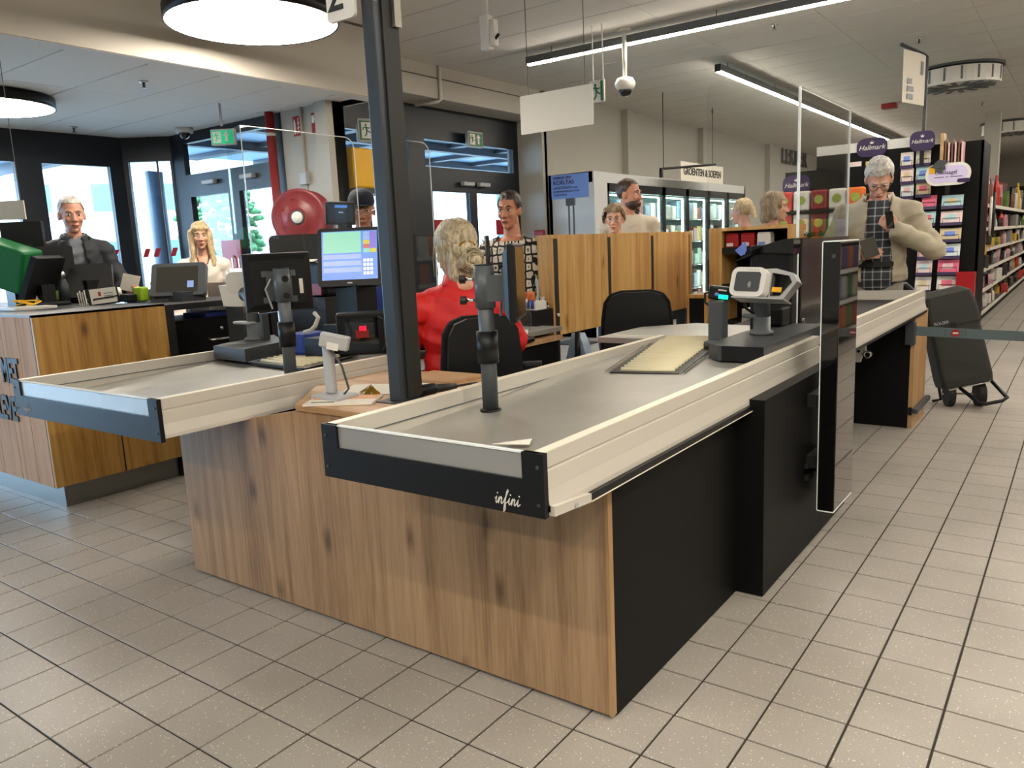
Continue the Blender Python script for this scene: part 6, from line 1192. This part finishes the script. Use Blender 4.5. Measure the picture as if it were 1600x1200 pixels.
# 8. man with cap behind the pole
loc=(-3.82,3.64,0); p=person('man in a dark cap and blue quilted vest half hidden behind the tall pole',loc,1.68,toward(loc,(-1.5,2.2)),'skin_c',yaw=-.2,pitch=-.12,brow='hair_silver')
top(p,'top_white',.012,'shirt'); top(p,'blue_cloth',.03,'vest',-.01,lambda q: q.y>0 and abs(q.x)<.03 and q.z>1.2,None,.008,.25); trousers(p,'trouser_dark'); glasses(p['t'],p['HM'],'chrome',p['kk'])
hair(p,'cap_navy',[('e',(0,-.012,.058),(.085,.102,.082))],lambda q: q.z<.030,.0,name='cap'); MB(p['HM']).prism([(.075*math.cos(a),.07+.075*math.sin(a)) for a in [math.pi*i/12 for i in range(13)]],.034,.040).build('cap_peak','cap_navy',p['t'],local=True)
hair(p,'hair_silver',[('e',(0,-.02,.02),(.079,.096,.07))],lambda q: q.z>.035 or q.y>-.0 or q.z<-.06,.003)
# 9. cashier, seated, seen from behind
loc=(-2.30,2.78,-.40); fd=Vector((-.80,.60)); 
CS=1.66
p=person('seated cashier with pinned silver blonde hair and red jacket, seen from behind',(-2.32,2.77,-.27),CS,(fd.x,fd.y),'skin_b',yaw=.25,pitch=-.1,sit=True,arms=dict(le=(-.28,.05,1.16),lw=(-.20,.28,1.19),re=(.28,.05,1.17),rw=(.20,.28,1.19)),hands=((.1,1,0),(-.1,1,0)),hup=((0,0,1),(0,0,1)),girth=1.06,brow='hair_mixed',w=.95)
J=p['J']
top(p,'red_cloth',.030,'jacket',.012,voxel=.010); collar(p,'red_cloth',.070,1.452,.6,.016,.065); 
mb=MB(); p['leg'](mb,'l',.018); p['leg'](mb,'r',.018); blob(mb,'trousers','trouser_dark',p['t'],.014,3)
for s in 'lr': MB().ell(J[s+'a']+p['V'](0,.07,-.03),(.045,.125,.04)).build('shoe','black_matte',p['t'],True,local=True)
k=p['k']
MB(frame((-.305*k,.02*k,1.29*k),(.0,1,0),(0.1,0,1))).prism([(-.02,-.03),(.02,-.03),(.015,.02),(0,.035),(-.015,.02)],-.02,.012).build('sleeve_badge','orange',p['t'],local=True)
hair(p,'hair_ash',[('e',(0,-.018,.045),(.094,.112,.102)),('e',(.005,-.095,.0),(.062,.045,.05)),('c',(-.03,-.055,-.01),(-.03,-.058,-.11),.042,.038),('c',(.03,-.055,-.01),(.03,-.058,-.11),.042,.038),('e',(.03,-.125,-.055),(.042,.036,.036)),('e',(-.01,-.118,-.065),(.036,.032,.03)),('c',(-.078,-.01,.02),(-.082,-.02,-.07),.014,.007),('c',(.078,-.01,.02),(.08,-.02,-.06),.014,.008)],lambda q: q.y>.05 and q.z<.065,.003,.005)
# loose strands and the rolled bun, one mesh of fine tubes
random.seed(21); hs=MB(p['HM']); kk=p['kk']
for i in range(320):
    a=random.uniform(math.pi*.95,math.pi*2.05); e=random.uniform(.1,1.35); R0=Vector((.097,.115,.105)); pts=[]
    for j in range(6):
        f=j/5; ee=e*(1-f)+(-.35)*f; aa=a*(1-f)+(math.pi*1.5+random.uniform(-.12,.12))*f; q=Vector((R0.x*math.cos(aa)*math.cos(ee),R0.y*math.sin(aa)*math.cos(ee)-.018,R0.z*math.sin(ee)+.045)); pts.append(q*kk*(1+random.uniform(0,.02)))
    hs.tube(pts,[.0010,.0018,.002,.002,.0018,.0010],4)
for i in range(34):
    c0=Vector((.015+random.uniform(-.012,.012),-.128+random.uniform(-.01,.01),-.050+random.uniform(-.015,.015))); r=random.uniform(.02,.045); a0=random.uniform(0,6.28); tl=random.uniform(-.5,.5)
    hs.tube([(c0+Vector((r*1.2*math.cos(a0+j*.55),-.02+.006*math.sin(j*1.7),r*math.sin(a0+j*.55)+tl*r*.3*math.cos(a0+j*.55))))*kk for j in range(8)],.0028,4)
for i in range(26):
    s=random.choice((-1,1)); x=s*random.uniform(.07,.1); y=random.uniform(-.09,.05); hs.tube([Vector((x,y,.03))*kk,Vector((x*1.12,y-.005,-.03))*kk,Vector((x*(1.1+random.uniform(-.1,.25)),y+random.uniform(-.03,.03),-.09-random.uniform(0,.06)))*kk],[.002,.0018,.0008],4)
hs.build('hair_strands','hair_ash',p['t'],True,local=True)
MB(p['HM']).tube([Vector((x,-.13,.02+.012*math.cos(x*60)))*kk for x in (-.04,-.02,0,.02,.04)],.005,6).build('hair_clip','gold_foil',p['t'],local=True)
chair('black office chair under the seated cashier in red',(-2.22,2.72,0),math.radians(53)-.0,.38,.56,1.0)
# 10. old man at right
loc=(-1.22,6.12,0); p=person('white haired man in open beige jacket holding a wallet and phone',loc,1.80,toward(loc,(-.55,.0)),'skin_d',yaw=.12,pitch=-.62,arms=dict(re=(.31,.02,1.12),rw=(.10,.235,1.08),le=(-.36,.0,1.10),lw=(-.14,.22,1.24)),hands=((.75,.35,.6),(-.95,.25,.12)),hup=((-.2,.75,-.2),(0,1,.25)),curl=(1.0,.35),girth=1.12,brow='hair_white')
top(p,'plaid',.010,'shirt'); trousers(p,'trouser_grey'); k=p['k']
op=lambda q: q.y>.0 and abs(q.x+.02)<(.075+.05*(1.45-q.z)) and q.z>.8
jk=top(p,'jacket_beige',.030,'jacket',-.01,op,.90,.012); collar(p,'jacket_beige',.095,1.44,1.5,.02,.06)
MB().lathe([(.168*k,0),(.172*k,.035*k),(.165*k,.036*k),(.16*k,0)],(0,.005,1.0*k),28,close=True).build('belt','black_matte',p['t'],local=True)
for s in 'lr':
    el,wr=J2=(p['J'][s+'e'],p['J'][s+'w']); d=(wr-el).normalized(); c=MB().cyl(wr-d*.07,wr-d*.005,.050,.045,16).build('cuff','black_matte',p['t'],True,local=True)
    for q in (.02,.045): MB().cyl(wr-d*q,wr-d*(q-.006),.0495,.0495,16).build('cuff_stripe','stripe_white',c,True,local=True)
glasses(p['t'],p['HM'],'glass_frame',p['kk'])
hair(p,'hair_white',[('e',(0,-.016,.046),(.086,.106,.096)),('c',(-.03,.05,.10),(.04,.055,.095),.022,.022)],short_cut(.070,-.02,-.07),.005)
mat('dark_wallet','#3f3c34',.6); lw=p['J']['lw']; rw=p['J']['rw']; Rz=Matrix.Rotation(p['t'].rotation_euler.z,4,'Z'); base_=Matrix.Translation(loc)@Rz
def held(name,lab,cat,M,m,sz):
    t=thing(name,lab,cat,tuple(M.to_translation())); MB(M).cbox(-sz[0]/2,sz[0]/2,-sz[1]/2,sz[1]/2,-sz[2]/2,sz[2]/2,.004).build('body',m,t); return t
h=held('wallet','dark olive wallet held open by the white haired man','wallet',base_@frame(rw+Vector((-.09,.075,.055)),(.9,.1,-.3),(.3,.0,1)),'dark_wallet',(.095,.13,.014))
held('phone','black phone gripped in the raised hand of white haired man','phone',base_@frame(lw+Vector((.04,.07,.07)),(.5,-.2,.0),(.35,.25,1)),'black_gloss',(.05,.12,.012))
